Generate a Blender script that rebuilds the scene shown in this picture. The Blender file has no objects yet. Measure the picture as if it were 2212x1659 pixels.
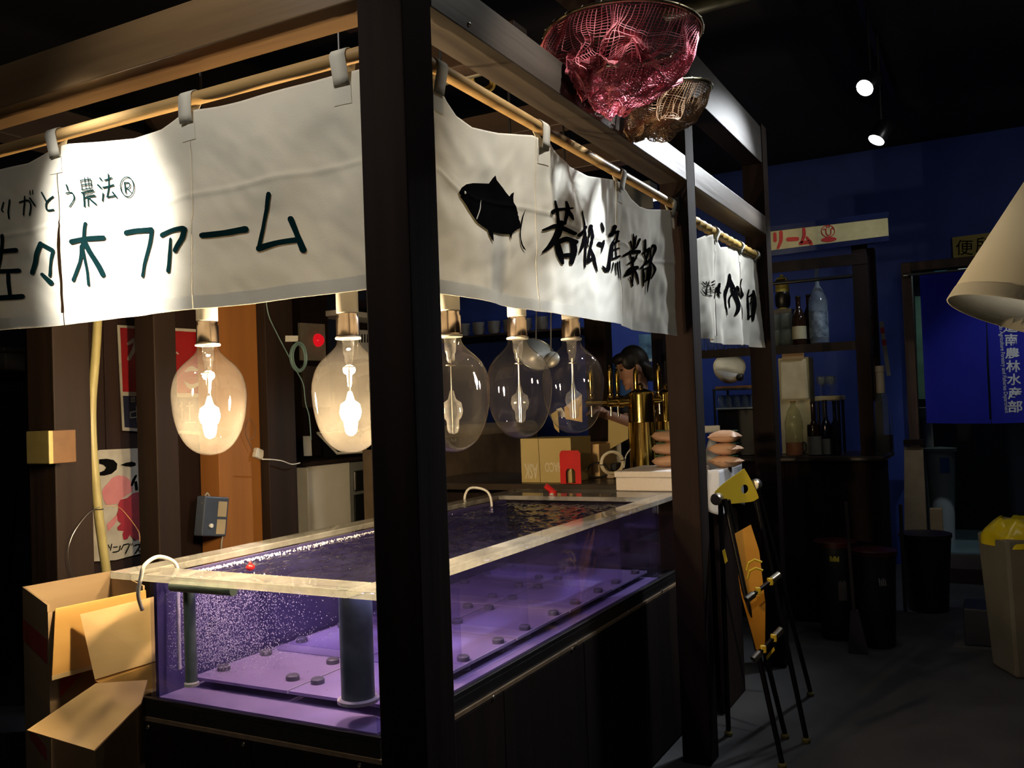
import bpy, bmesh, math, random
from mathutils import Vector, Matrix, noise
random.seed(7)
sc = bpy.context.scene
# ---------------------------------------------------------------- camera
W, H, F = 2212, 1659, 1954.0
YAW, PITCH, ROLL = math.radians(28.087), math.radians(1.545), math.radians(-2.101)
CAM = Vector((-1.671, -1.158, 1.5))
_f = Vector((math.cos(YAW)*math.cos(PITCH), math.sin(YAW)*math.cos(PITCH), math.sin(PITCH)))
_r = Vector((math.sin(YAW), -math.cos(YAW), 0)); _u = _r.cross(_f)
RT = _r*math.cos(ROLL) + _u*math.sin(ROLL); UP = -_r*math.sin(ROLL) + _u*math.cos(ROLL); FW = _f
cd = bpy.data.cameras.new('camera'); cam = bpy.data.objects.new('camera', cd); sc.collection.objects.link(cam)
cd.sensor_width = 36; cd.lens = F*36/W; cd.clip_start = .05
mw = Matrix.Identity(4)
for i in range(3): mw[i][0], mw[i][1], mw[i][2], mw[i][3] = RT[i], UP[i], -FW[i], CAM[i]
cam.matrix_world = mw; sc.camera = cam
def at(px, py, **k):
    """point of the place that shows at a pixel: on the plane x=, y= or z=, or at depth d= (metres)"""
    d = FW + RT*((px-W/2)/F) - UP*((py-H/2)/F)
    a, v = next(iter(k.items()))
    if a == 'd': return CAM + d*v
    i = 'xyz'.index(a); return CAM + d*((v-CAM[i])/d[i])
# ---------------------------------------------------------------- world, exposure
wd = bpy.data.worlds.new('world'); sc.world = wd; wd.use_nodes = True
wd.node_tree.nodes['Background'].inputs[0].default_value = (.35, .45, 1, 1)
wd.node_tree.nodes['Background'].inputs[1].default_value = .0035
sc.view_settings.view_transform = 'Standard'; sc.view_settings.look = 'None'
sc.view_settings.exposure = 0; sc.view_settings.gamma = 1; sc.view_settings.use_curve_mapping = False
sc.cycles.use_denoising = True; sc.cycles.sample_clamp_indirect = 4; sc.cycles.max_bounces = 10
sc.cycles.transparent_max_bounces = 32; sc.cycles.caustics_reflective = False; sc.cycles.caustics_refractive = False
BULB_L = 1150.0        # radiance of a burning fishing lamp's arc tube
SPOTS = []            # filled by the track spotlights' builder
# ---------------------------------------------------------------- materials
MT = {}
def mat(name, c1, c2=None, scale=6., rough=.6, metal=0., bump=0., stretch=(1, 1, 1), spec=.5, emit=None, estr=0., detail=4., sheen=0, coat=0):
    if name in MT: return MT[name]
    m = bpy.data.materials.new(name); m.use_nodes = True; MT[name] = m
    nt = m.node_tree; b = nt.nodes['Principled BSDF']
    b.inputs['Roughness'].default_value = rough; b.inputs['Metallic'].default_value = metal
    b.inputs['Specular IOR Level'].default_value = spec
    if coat: b.inputs['Coat Weight'].default_value = coat
    c2 = c2 or tuple(x*.72 for x in c1)
    tc = nt.nodes.new('ShaderNodeTexCoord'); mp = nt.nodes.new('ShaderNodeMapping'); mp.inputs['Scale'].default_value = stretch
    nz = nt.nodes.new('ShaderNodeTexNoise'); nz.inputs['Scale'].default_value = scale; nz.inputs['Detail'].default_value = detail
    rp = nt.nodes.new('ShaderNodeValToRGB'); rp.color_ramp.elements[0].position = .32; rp.color_ramp.elements[1].position = .68
    rp.color_ramp.elements[0].color = (*c2, 1); rp.color_ramp.elements[1].color = (*c1, 1)
    L = nt.links.new
    L(tc.outputs['Object'], mp.inputs['Vector']); L(mp.outputs[0], nz.inputs['Vector']); L(nz.outputs[0], rp.inputs[0]); L(rp.outputs[0], b.inputs['Base Color'])
    if bump:
        bp = nt.nodes.new('ShaderNodeBump'); bp.inputs['Strength'].default_value = bump; bp.inputs['Distance'].default_value = .01
        L(nz.outputs[0], bp.inputs['Height']); L(bp.outputs[0], b.inputs['Normal'])
    if emit:
        b.inputs['Emission Color'].default_value = (*emit, 1); b.inputs['Emission Strength'].default_value = estr
    return m
def wood(name, c1, c2, axis, rough=.55, scale=14, bump=.25, spec=.35):
    s = [1, 1, 1]; s['xyz'.index(axis)] = .06
    return mat(name, c1, c2, scale=scale, rough=rough, bump=bump, stretch=s, detail=8, spec=spec)
def glass(name, tint=(1, 1, 1), ior=1.45, rough=.0, haze=0., hcol=(.8, .8, .8), sub=None):
    """thin clear sheet: Fresnel reflection over straight transmission, with a little surface haze"""
    if name in MT: return MT[name]
    m = bpy.data.materials.new(name); m.use_nodes = True; MT[name] = m
    nt = m.node_tree; nt.nodes.clear(); N = nt.nodes.new; L = nt.links.new
    o = N('ShaderNodeOutputMaterial'); tr = N('ShaderNodeBsdfTransparent'); tr.inputs[0].default_value = (*tint, 1)
    gl = N('ShaderNodeBsdfGlossy'); gl.inputs['Roughness'].default_value = rough
    lw = N('ShaderNodeLayerWeight'); lw.inputs[0].default_value = .5      # Schlick reflectance, the same from both sides of the sheet
    pw = N('ShaderNodeMath'); pw.operation = 'POWER'; pw.inputs[1].default_value = 5; L(lw.outputs['Facing'], pw.inputs[0])
    f0 = ((ior-1)/(ior+1))**2
    fr = N('ShaderNodeMath'); fr.operation = 'MULTIPLY_ADD'; fr.inputs[1].default_value = 1-f0; fr.inputs[2].default_value = f0; L(pw.outputs[0], fr.inputs[0])
    mx = N('ShaderNodeMixShader'); L(fr.outputs[0], mx.inputs[0])
    base = tr
    if haze:
        df = N('ShaderNodeBsdfDiffuse'); df.inputs[0].default_value = (*hcol, 1)
        tl = N('ShaderNodeBsdfTranslucent'); tl.inputs[0].default_value = (*hcol, 1)
        a = N('ShaderNodeMixShader'); a.inputs[0].default_value = .5; L(df.outputs[0], a.inputs[1]); L(tl.outputs[0], a.inputs[2])
        h = N('ShaderNodeMixShader')
        tc = N('ShaderNodeTexCoord'); nz = N('ShaderNodeTexNoise'); nz.inputs['Scale'].default_value = 9; nz.inputs['Detail'].default_value = 6
        mr = N('ShaderNodeMapRange'); mr.inputs[1].default_value = .35; mr.inputs[2].default_value = .65
        mr.inputs[3].default_value = haze*.6; mr.inputs[4].default_value = min(1, haze*1.4)
        L(tc.outputs['Object'], nz.inputs['Vector']); L(nz.outputs[0], mr.inputs[0]); L(mr.outputs[0], h.inputs[0])
        L(tr.outputs[0], h.inputs[1]); L(a.outputs[0], h.inputs[2]); base = h
    L(base.outputs[0], mx.inputs[1]); L(gl.outputs[0], mx.inputs[2]); L(mx.outputs[0], o.inputs[0])
    return m
def cloth(name, c, trans=.35, scale=300):
    if name in MT: return MT[name]
    m = bpy.data.materials.new(name); m.use_nodes = True; MT[name] = m
    nt = m.node_tree; nt.nodes.clear(); N = nt.nodes.new; L = nt.links.new
    o = N('ShaderNodeOutputMaterial'); df = N('ShaderNodeBsdfDiffuse'); tl = N('ShaderNodeBsdfTranslucent')
    tc = N('ShaderNodeTexCoord'); nz = N('ShaderNodeTexNoise'); nz.inputs['Scale'].default_value = 3; nz.inputs['Detail'].default_value = 8
    rp = N('ShaderNodeValToRGB'); rp.color_ramp.elements[0].color = (*[x*.9 for x in c], 1); rp.color_ramp.elements[1].color = (*c, 1)
    wv = N('ShaderNodeTexNoise'); wv.inputs['Scale'].default_value = scale
    bp = N('ShaderNodeBump'); bp.inputs['Strength'].default_value = .12; bp.inputs['Distance'].default_value = .004
    L(tc.outputs['Object'], nz.inputs['Vector']); L(tc.outputs['Object'], wv.inputs['Vector']); L(wv.outputs[0], bp.inputs['Height'])
    L(nz.outputs[0], rp.inputs[0]); L(rp.outputs[0], df.inputs[0]); L(rp.outputs[0], tl.inputs[0]); L(bp.outputs[0], df.inputs['Normal'])
    mx = N('ShaderNodeMixShader'); mx.inputs[0].default_value = trans
    L(df.outputs[0], mx.inputs[1]); L(tl.outputs[0], mx.inputs[2]); L(mx.outputs[0], o.inputs[0])
    return m
def emis(name, c, s):
    if name in MT: return MT[name]
    m = bpy.data.materials.new(name); m.use_nodes = True; MT[name] = m
    nt = m.node_tree; nt.nodes.clear(); o = nt.nodes.new('ShaderNodeOutputMaterial'); e = nt.nodes.new('ShaderNodeEmission')
    e.inputs[0].default_value = (*c, 1); e.inputs[1].default_value = s; nt.links.new(e.outputs[0], o.inputs[0]); return m
# ---------------------------------------------------------------- geometry: every maker returns (verts, faces)
V = Vector
def join(*l):
    vs, fs = [], []
    for v, f in l:
        n = len(vs); vs += list(v); fs += [tuple(i+n for i in q) for q in f]
    return vs, fs
def xf(vf, m): return [m @ V(v) for v in vf[0]], vf[1]
def move(vf, d): d = V(d); return [V(v)+d for v in vf[0]], vf[1]
def box(lo, hi):
    x0, y0, z0 = lo; x1, y1, z1 = hi
    return [V(p) for p in ((x0,y0,z0),(x1,y0,z0),(x1,y1,z0),(x0,y1,z0),(x0,y0,z1),(x1,y0,z1),(x1,y1,z1),(x0,y1,z1))], \
        [(0,3,2,1),(4,5,6,7),(0,1,5,4),(1,2,6,5),(2,3,7,6),(3,0,4,7)]
def cbox(c, d, rz=0, rx=0, ry=0):
    m = Matrix.Translation(c) @ Matrix.Rotation(rz, 4, 'Z') @ Matrix.Rotation(ry, 4, 'Y') @ Matrix.Rotation(rx, 4, 'X')
    return xf(box([-x/2 for x in d], [x/2 for x in d]), m)
def frame_of(d):
    d = V(d).normalized(); a = V((0, 0, 1)) if abs(d.z) < .9 else V((1, 0, 0))
    u = d.cross(a).normalized(); return u, d.cross(u), d
def tube(pts, r, n=10, closed=False, cap=True):
    pts = [V(p) for p in pts]; k = len(pts); rs = r if isinstance(r, (list, tuple)) else [r]*k
    vs, fs = [], []; up = None
    for i in range(k):
        t = (pts[(i+1) % k]-pts[i-1]) if closed else (pts[min(i+1, k-1)]-pts[max(i-1, 0)])
        t = t.normalized() if t.length > 1e-9 else V((0, 0, 1))
        if up is None: up = frame_of(t)[0]
        up = (up - t*up.dot(t)); up = up.normalized() if up.length > 1e-6 else frame_of(t)[0]
        w = t.cross(up)
        for j in range(n):
            a = 2*math.pi*j/n; vs.append(pts[i] + (up*math.cos(a)+w*math.sin(a))*rs[i])
    for i in range(k if closed else k-1):
        for j in range(n):
            a = i*n+j; b = i*n+(j+1) % n; c = ((i+1) % k)*n+(j+1) % n; d = ((i+1) % k)*n+j; fs.append((a, b, c, d))
    if cap and not closed: fs += [tuple(range(n-1, -1, -1)), tuple((k-1)*n+j for j in range(n))]
    return vs, fs
def cyl(a, b, r, r2=None, n=16): return tube([a, b], [r, r if r2 is None else r2], n)
def lathe(prof, c=(0, 0, 0), n=24, axis=None, cap=True):
    vs, fs = [], []; k = len(prof)
    for r, z in prof:
        for j in range(n):
            a = 2*math.pi*j/n; vs.append(V((r*math.cos(a), r*math.sin(a), z)))
    for i in range(k-1):
        for j in range(n): fs.append((i*n+j, i*n+(j+1) % n, (i+1)*n+(j+1) % n, (i+1)*n+j))
    if cap:
        if prof[0][0] > 1e-5: fs.append(tuple(range(n-1, -1, -1)))
        if prof[-1][0] > 1e-5: fs.append(tuple((k-1)*n+j for j in range(n)))
    m = Matrix.Translation(c)
    if axis is not None:
        u, w, d = frame_of(axis); R = Matrix((u, w, d)).transposed().to_4x4(); m = m @ R
    return xf((vs, fs), m)
def ball(c, r, s=(1, 1, 1), n=16, k=10):
    return lathe_s([(r*math.sin(math.pi*i/k)+1e-6, -r*math.cos(math.pi*i/k)) for i in range(k+1)], c, s, n)
def lathe_s(p, c, s, n):
    v, f = lathe(p, (0, 0, 0), n, cap=False); return [V((q.x*s[0], q.y*s[1], q.z*s[2]))+V(c) for q in v], f
def smooth_pts(pts, n=6, closed=False):
    pts = [V(p) for p in pts]; out = []; k = len(pts)
    for i in range(k if closed else k-1):
        g = lambda j: pts[j % k] if closed else pts[max(0, min(k-1, j))]
        p0, p1, p2, p3 = g(i-1), g(i), g(i+1), g(i+2)
        for s in range(n):
            t = s/n; out.append(.5*((2*p1)+(p2-p0)*t+(2*p0-5*p1+4*p2-p3)*t*t+(3*p1-p0-3*p2+p3)*t**3))
    if not closed: out.append(pts[-1])
    return out
def ring(c, axis, R, r, n=40, m=10, sx=1, sy=1):
    u, w, d = frame_of(axis); c = V(c)
    return tube([c+u*(R*sx*math.cos(2*math.pi*i/n))+w*(R*sy*math.sin(2*math.pi*i/n)) for i in range(n)], r, m, closed=True)
def prism(pts, off):
    pts = [V(p) for p in pts]; off = V(off); k = len(pts)
    fs = [tuple(range(k)), tuple(range(2*k-1, k-1, -1))] + [(i, i+k, (i+1) % k+k, (i+1) % k) for i in range(k)]
    return pts+[p+off for p in pts], fs
def grid(fn, nu, nv):
    vs = [V(fn(i/nu, j/nv)) for j in range(nv+1) for i in range(nu+1)]
    return vs, [(j*(nu+1)+i, j*(nu+1)+i+1, (j+1)*(nu+1)+i+1, (j+1)*(nu+1)+i) for j in range(nv) for i in range(nu)]
# ---------------------------------------------------------------- objects
ORG = {}
COL = sc.collection
def mk(name, vf, m, parent=None, smooth=False, bevel=0, label=None, cat=None, group=None, kind=None, base=None, thick=0):
    vs = [V(v) for v in vf[0]]
    if parent is not None: o = ORG[parent.name]
    elif base is not None: o = V(base)
    else:
        xs = [v.x for v in vs]; ys = [v.y for v in vs]
        o = V(((min(xs)+max(xs))/2, (min(ys)+max(ys))/2, min(v.z for v in vs)))
    me = bpy.data.meshes.new(name); me.from_pydata([v-o for v in vs], [], vf[1])
    bm = bmesh.new(); bm.from_mesh(me); bmesh.ops.recalc_face_normals(bm, faces=bm.faces)
    if bevel:
        es = [e for e in bm.edges if len(e.link_faces) == 2 and e.calc_face_angle(0) > .6]
        bmesh.ops.bevel(bm, geom=es, offset=bevel, segments=2, affect='EDGES', profile=.5)
    bm.to_mesh(me); bm.free(); me.materials.append(m)
    if smooth:
        for p in me.polygons: p.use_smooth = True
        if smooth == 'auto':
            me.set_sharp_from_angle(angle=.6)
    ob = bpy.data.objects.new(name, me); COL.objects.link(ob)
    if parent is not None: ob.parent = parent
    else: ob.location = o
    ORG[ob.name] = o
    if thick:
        s = ob.modifiers.new('solid', 'SOLIDIFY'); s.thickness = thick; s.offset = 0
    tag(ob, label, cat, group, kind); return ob
def tag(o, label=None, cat=None, group=None, kind=None):
    for k, v in (('label', label), ('category', cat), ('group', group), ('kind', kind)):
        if v: o[k] = v
    return o
def thing(name, label, cat, loc, group=None, kind=None):
    o = bpy.data.objects.new(name, None); COL.objects.link(o); o.location = loc; o.empty_display_size = .05
    ORG[o.name] = V(loc); tag(o, label, cat, group, kind); return o
def dup(root, loc, rotz=None, label=None, group=None):
    def cp(o, par):
        c = o.copy(); COL.objects.link(c)
        if par is not None: c.parent = par
        for ch in [x for x in o.children]: cp(ch, c)
        return c
    r = cp(root, None); r.location = loc
    if rotz is not None: r.rotation_euler.z = rotz
    if label: r['label'] = label
    if group: r['group'] = group
    return r
# ---------------------------------------------------------------- writing: strokes and type laid on a surface
def stroke2(pts, w, n=5, taper=False, tip=True):
    """2-D brush stroke: points and width (number or list) -> (verts2, faces)"""
    p = smooth_pts([V((a, b, 0)) for a, b in pts], n) if len(pts) > 2 else [V((*pts[0], 0)).lerp(V((*pts[-1], 0)), i/6) for i in range(7)]
    k = len(p); ws = w if isinstance(w, (list, tuple)) else ([w, w*.25] if taper else [w, w])
    vs, fs = [], []
    for i in range(k):
        t = p[min(i+1, k-1)]-p[max(i-1, 0)]; t.normalize(); nn = V((-t.y, t.x, 0)); f = i/(k-1)*(len(ws)-1); j = min(int(f), len(ws)-2)
        ww = ws[j]+(ws[j+1]-ws[j])*(f-j)
        vs += [p[i]+nn*ww/2, p[i]-nn*ww/2]
        if i: fs.append((2*i-2, 2*i-1, 2*i+1, 2*i))
    if tip:
        for e, s in ((0, 1), (k-1, -1)):
            t = (p[1]-p[0]) if e == 0 else (p[-1]-p[-2]); t.normalize(); a, b = vs[2*e], vs[2*e+1]; c = (a+b)/2; r = (a-b).length/2
            base = len(vs); u = (a-c)
            arc = [c+u*math.cos(x)-s*t*r*math.sin(x) for x in (math.pi*.25, math.pi*.5, math.pi*.75)]
            vs += arc; fs.append((2*e, base, base+1, base+2, 2*e+1) if e == 0 else (2*e+1, base+2, base+1, base, 2*e))
    return vs, fs
_tc = {}
def type2(s, size=1., bold=0.):
    """flat outline type (verts, faces) from the built-in face, lower left at the origin"""
    key = (s, size, bold)
    if key in _tc: return _tc[key]
    cu = bpy.data.curves.new('type', 'FONT'); cu.body = s; cu.size = size; cu.offset = bold; cu.resolution_u = 3
    ob = bpy.data.objects.new('type', cu); COL.objects.link(ob); dg = bpy.context.evaluated_depsgraph_get(); dg.update()
    me = bpy.data.meshes.new_from_object(ob.evaluated_get(dg))
    r = ([V(v.co) for v in me.vertices], [tuple(p.vertices) for p in me.polygons])
    bpy.data.objects.remove(ob); bpy.data.curves.remove(cu); bpy.data.meshes.remove(me)
    xs = [v.x for v in r[0]]; ys = [v.y for v in r[0]]
    if xs: r = ([V((v.x-min(xs), v.y-min(ys), 0)) for v in r[0]], r[1])
    _tc[key] = r; return r
def refine(vf, L):
    bm = bmesh.new(); bv = [bm.verts.new(v) for v in vf[0]]
    for f in vf[1]:
        try: bm.faces.new([bv[i] for i in f])
        except ValueError: pass
    bm.normal_update(); bmesh.ops.triangulate(bm, faces=bm.faces)
    for _ in range(6):
        es = [e for e in bm.edges if e.calc_length() > L]
        if not es: break
        bmesh.ops.subdivide_edges(bm, edges=es, cuts=1); bmesh.ops.triangulate(bm, faces=bm.faces)
    bm.verts.index_update(); r = ([v.co.copy() for v in bm.verts], [tuple(v.index for v in f.verts) for f in bm.faces]); bm.free(); return r
def fit2(vf, x0, y0, x1, y1):
    """fit flat type into a rectangle"""
    xs = [v.x for v in vf[0]]; ys = [v.y for v in vf[0]]
    sx = (x1-x0)/max(1e-6, max(xs)-min(xs)); sy = (y1-y0)/max(1e-6, max(ys)-min(ys))
    return [V((x0+(v.x-min(xs))*sx, y0+(v.y-min(ys))*sy, 0)) for v in vf[0]], vf[1]
# ================================================================ the setting
M_conc = mat('concrete_floor', (.075, .078, .085), (.045, .047, .055), 3, .62, bump=.15)
M_dark = mat('dark_paint', (.012, .012, .016), None, 5, .7)
M_ceil = mat('black_ceiling', (.008, .008, .012), None, 4, .8)
M_blue = mat('blue_wall_paint', (.027, .058, .29), (.022, .048, .25), 5, .6, spec=.3)
M_wdz = wood('dark_stained_timber', (.024, .015, .013), (.012, .008, .008), 'z', .85, spec=.12)
M_wdx = wood('dark_stained_shaded_timber_x', (.016, .011, .009), (.009, .006, .006), 'x', .6, spec=.15)  # darker than the other stain: shade on the top beams put into colour
M_wdy = wood('dark_stained_timber_y', (.055, .036, .026), (.026, .017, .014), 'y', .42)
M_wbz = wood('brown_stained_wood', (.022, .012, .008), (.012, .007, .005), 'z', .65, spec=.2)
M_orz = wood('orange_cedar_board', (.30, .12, .030), (.21, .08, .020), 'z', .5, 9)
M_white = mat('white_paint', (.72, .70, .64), (.66, .64, .58), 7, .45)
M_black = mat('black_plastic', (.012, .012, .013), None, 9, .35)
M_steel = mat('brushed_steel', (.55, .55, .53), (.42, .42, .41), 30, .28, 1.)
M_brass = mat('polished_brass', (.83, .60, .16), (.70, .48, .10), 8, .14, 1.)
mk('floor', box((-4.2, -3.4, -.06), (9, 5, 0)), M_conc, kind='structure', label='dark grey concrete floor')
mk('ceiling', box((-4.2, -3.4, 3.7), (9, 5, 3.76)), M_ceil, kind='structure', label='black ceiling')
mk('wall_right', box((-4.2, -3.4, 0), (9, -3.34, 3.7)), M_dark, kind='structure', label='dark wall across the aisle')
mk('wall_front', box((-4.2, -3.34, 0), (-4.14, 5, 3.7)), M_dark, kind='structure', label='dark wall behind the viewer')
mk('wall_back', box((-4.14, 4.4, 0), (9, 4.46, 3.7)), M_dark, kind='structure', label='dark kitchen wall far behind the stall')
XW = 7.0       # blue end wall with the doorway
dl = at(1976, 900, x=XW).y; dr = dl-1.25; dtop = at(1990, 578, x=XW).z
mk('wall_end', join(box((XW, dl+.04, 0), (XW+.1, 4.4, 3.7)), box((XW, -3.34, 0), (XW+.1, dr-.04, 3.7)), box((XW, dr-.04, dtop+.05), (XW+.1, dl+.04, 3.7))), M_blue, kind='structure', label='blue painted end wall with a doorway')
d1 = thing('door_1', 'doorway with a brown timber frame in the blue wall', None, (XW, (dl+dr)/2, 0), kind='structure')
M_frame = wood('brown_door_frame', (.09, .05, .035), (.05, .03, .022), 'z')
mk('jamb', box((XW-.05, dl-.03, 0), (XW+.12, dl+.05, dtop+.05)), M_frame, d1, bevel=.005)
mk('jamb', box((XW-.05, dr-.05, 0), (XW+.12, dr+.03, dtop+.05)), M_frame, d1, bevel=.005)
mk('lintel', box((XW-.05, dr+.03, dtop-.03), (XW+.12, dl-.03, dtop+.05)), M_frame, d1, bevel=.005)
# ---- passage behind the doorway
mk('wall_passage', join(box((8.6, dr-.6, 0), (8.66, dl+.6, 3)), box((XW+.12, dl+.35, 0), (8.6, dl+.41, 3))), mat('passage_wall_paint', (.012, .014, .03), None, 4, .6), kind='structure', label='dark wall inside the passage')
# ================================================================ stall frame
ZB0, ZB1 = 2.425, 2.53
st = thing('stall_frame', 'dark stained square timber frame of the market stall around the fish tank', 'frame', (0, 0, 0))
P2, P3, YE = 2.06, 3.55, 2.12
for (x, y) in ((0, 0), (P2, 0), (P3, 0), (0, YE)):
    mk('post', box((x-.06, y-.06, 0), (x+.06, y+.06, 3.06)), M_wdz, st, bevel=.004)
M_bgl = wood('glossy_brown_timber_y', (.20, .125, .06), (.10, .06, .03), 'y', .33, 10)
M_bgx = wood('grey_brown_timber_x', (.085, .07, .058), (.038, .031, .026), 'x', .45, 16)
mk('beam', box((-.06, .06, ZB0), (.06, YE-.06, ZB1+.02)), M_bgl, st, bevel=.003)
mk('beam', box((.06, -.06, ZB0), (P2-.06, .06, ZB1)), M_bgx, st, bevel=.003)
mk('beam', box((P2+.06, -.06, ZB0), (P3-.06, .06, ZB1)), M_bgx, st, bevel=.003)
for (a, b) in ((.06, P2-.06), (P2+.06, P3-.06)):
    mk('top_beam', box((a, -.055, 2.83), (b, .055, 3.04)), M_wdx, st, bevel=.003)
mk('top_beam', box((-.055, .06, 2.83), (.055, YE-.06, 3.04)), M_wdy, st, bevel=.003)
mk('strut', box((-.05, at(455, 40, x=-.06).y-.04, ZB1+.02), (.05, at(455, 40, x=-.06).y+.04, 2.83)), M_wdz, st, bevel=.003)
for x in (.75, 1.45, P2):
    mk('joist', box((x-.045, .06, 2.56), (x+.045, 1.66, 2.66)), M_wdy, st, bevel=.003)
mk('beam', box((.06, 1.56, ZB0), (P3+.06, 1.66, ZB1+.03)), M_wdx, st, bevel=.003)
M_nail = mat('nail_steel', (.6, .58, .52), None, 9, .3, 1.)
for px, py in ((1013, 62), (1262, 232), (1300, 255)):
    p = at(px, py, y=-.06); mk('nail', lathe([(.006, 0), (.005, .004), (.001, .006)], (p.x, -.06, ZB0+.02), 10, axis=(0, -1, 0)), M_nail, st)
# ---- rods and noren curtains
M_bam = mat('pale_wood_rod', (.50, .33, .14), (.38, .23, .09), 12, .42, stretch=(1, .1, 1))
M_canvas = cloth('white_canvas', (.80, .78, .70), .22)
M_ink = mat('teal_black_ink', (.004, .020, .022), (.003, .013, .015), 5, .9, spec=0)
M_blk = mat('black_ink', (.004, .004, .005), None, 5, .9, spec=0)
def interp(tab, u):
    if u <= tab[0][0]: a, b = tab[0], tab[1]
    elif u >= tab[-1][0]: a, b = tab[-2], tab[-1]
    else:
        for a, b in zip(tab, tab[1:]):
            if a[0] <= u <= b[0]: break
    return a[1]+(b[1]-a[1])*(u-a[0])/(b[0]-a[0])
class Noren:
    """curtain hung in a vertical plane; u runs along the rod, z is height"""
    def __init__(s, name, label, plane, val, top, bottom, out, folds, matc=None, group=None):
        s.p, s.v, s.out, s.folds, s.m = plane, val, V(out), folds, matc or M_canvas
        s.top = sorted(s.uz(a, b) for a, b in top); s.bot = sorted(s.uz(a, b) for a, b in bottom)
        u0, u1 = s.top[0][0], s.top[-1][0]
        s.o = thing(name, label, 'curtain', s.P0((u0+u1)/2, s.bot[0][1]), group)
    def uz(s, px, py):
        q = at(px, py, **{s.p: s.v}); return (q.y if s.p == 'x' else q.x, q.z)
    def P0(s, u, z): return V((s.v, u, z)) if s.p == 'x' else V((u, s.v, z))
    def P(s, u, z, d=0.):
        zt, zb = interp(s.top, u), interp(s.bot, u); t = max(0, min(1, (zt-z)/max(.05, zt-zb)))
        return s.P0(u, z) + s.out*(s.folds(u, t)+d+s.wrinkle(u, t))
    def wrinkle(s, u, t):
        k = min(1, t*5)
        return k*(.0045*noise.noise((u*11, t*5, 3))+.0025*noise.noise((u*21+t*6, t*9, 5))+.0022*math.exp(-((t-.42)/.012)**2)+.0016*abs(noise.noise((u*9+t*7, t*3, 8))))
    def panel(s, u0, u1, nu=110, nv=90, notch=None):
        def fn(a, b):
            u = u0+(u1-u0)*a; zt, zb = interp(s.top, u), interp(s.bot, u)
            if notch: u += notch(a, b)
            return s.P(u, zb+(zt-zb)*b)
        q = mk('panel', grid(fn, nu, nv), s.m, s.o, smooth=True, thick=.0012)
        def hem(a, b):
            u = u0+(u1-u0)*a; zb = interp(s.bot, u); return s.P(u, zb+.035*b, .0016)
        mk('hem', grid(hem, nu, 2), s.m, q, smooth=True)
        return q
    def loop(s, u, zr, r, w=.045, h=.09, flip=0):
        prof = [(s.v*0-.004, -h)]
        pts = []
        for k in range(13):
            a = math.pi*k/12; pts.append(((r+.003)*math.cos(a), zr+(r+.003)*math.sin(a)))
        zt = interp(s.top, u)-.03
        front = [(.006, zt-.0), (.010, zt+.02)]; back = [(-(r+.003)*.6, zt+.03)]
        line = front+[(x, z) for x, z in pts]+back
        vs, fs = [], []
        for x, z in line:
            for sgn in (-1, 1): vs.append(s.P0(u+sgn*w/2, z)+s.out*(x+(s.folds(u, 0) if z < zr-.02 else 0)))
        for i in range(len(line)-1): fs.append((2*i, 2*i+1, 2*i+3, 2*i+2))
        o = mk('loop', (vs, fs), s.m, s.o, smooth=True, thick=.002)
        pt = lambda a, b: s.P(u+(a-.5)*w*1.1, zt-.045+.05*b, .0022)
        mk('patch', grid(pt, 4, 4), s.m, o, smooth=True)
    def ink(s, name, strokes, m, d=.0035, kind=None):
        l = []
        for vf in strokes: l.append(vf)
        vs, fs = join(*l); out = []
        for v in vs: u, z = s.uz(v.x, v.y); out.append(s.P(u, z, d))
        return mk(name, (out, fs), m, s.o, kind=kind)
def zc(ox, oy, k): return lambda pts, w, **kw: stroke2([(ox+a*k, oy+b*k) for a, b in pts], [x*k for x in w] if isinstance(w, (list, tuple)) else w*k, **kw)
rodz = 2.33
# rods
r = thing('curtain_rod', 'pale round wooden rod carrying the farm curtain', 'rod', (0, 1.0, rodz)); mk('pole', cyl((0, .06, rodz), (0, YE-.06, rodz), .0175, n=20), M_bam, r, smooth='auto')
mk('bracket', box((-.03, .058, rodz-.03), (.03, .075, rodz+.03)), M_black, r, bevel=.004)
r = thing('curtain_rod', 'long pale round wooden rod carrying the fish curtain', 'rod', (1, 0, rodz)); mk('pole', cyl((.06, 0, rodz), (P2-.06, 0, rodz), .0175, n=20), M_bam, r, smooth='auto')
mk('bracket', box((P2-.075, -.03, rodz-.03), (P2-.058, .03, rodz+.03)), M_black, r, bevel=.004)
M_bam2 = mat('bamboo', (.62, .42, .12), (.48, .30, .08), 9, .35, stretch=(.15, 1, 1))
r = thing('curtain_rod', 'golden bamboo rod with nodes carrying the short curtain', 'rod', (2.8, 0, rodz-.02))
nb = [P2+.06+i*(P3-P2-.12)/14 for i in range(15)]
pp, rr = [], []
for i, x in enumerate(nb):
    pp += [(x-.006, 0, rodz-.02), (x, 0, rodz-.02), (x+.006, 0, rodz-.02)]; rr += [.0215, .0245, .0215]
pp, rr = pp[1:-1], rr[1:-1]
mk('pole', tube(pp, rr, 18), M_bam2, r, smooth=True)
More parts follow.
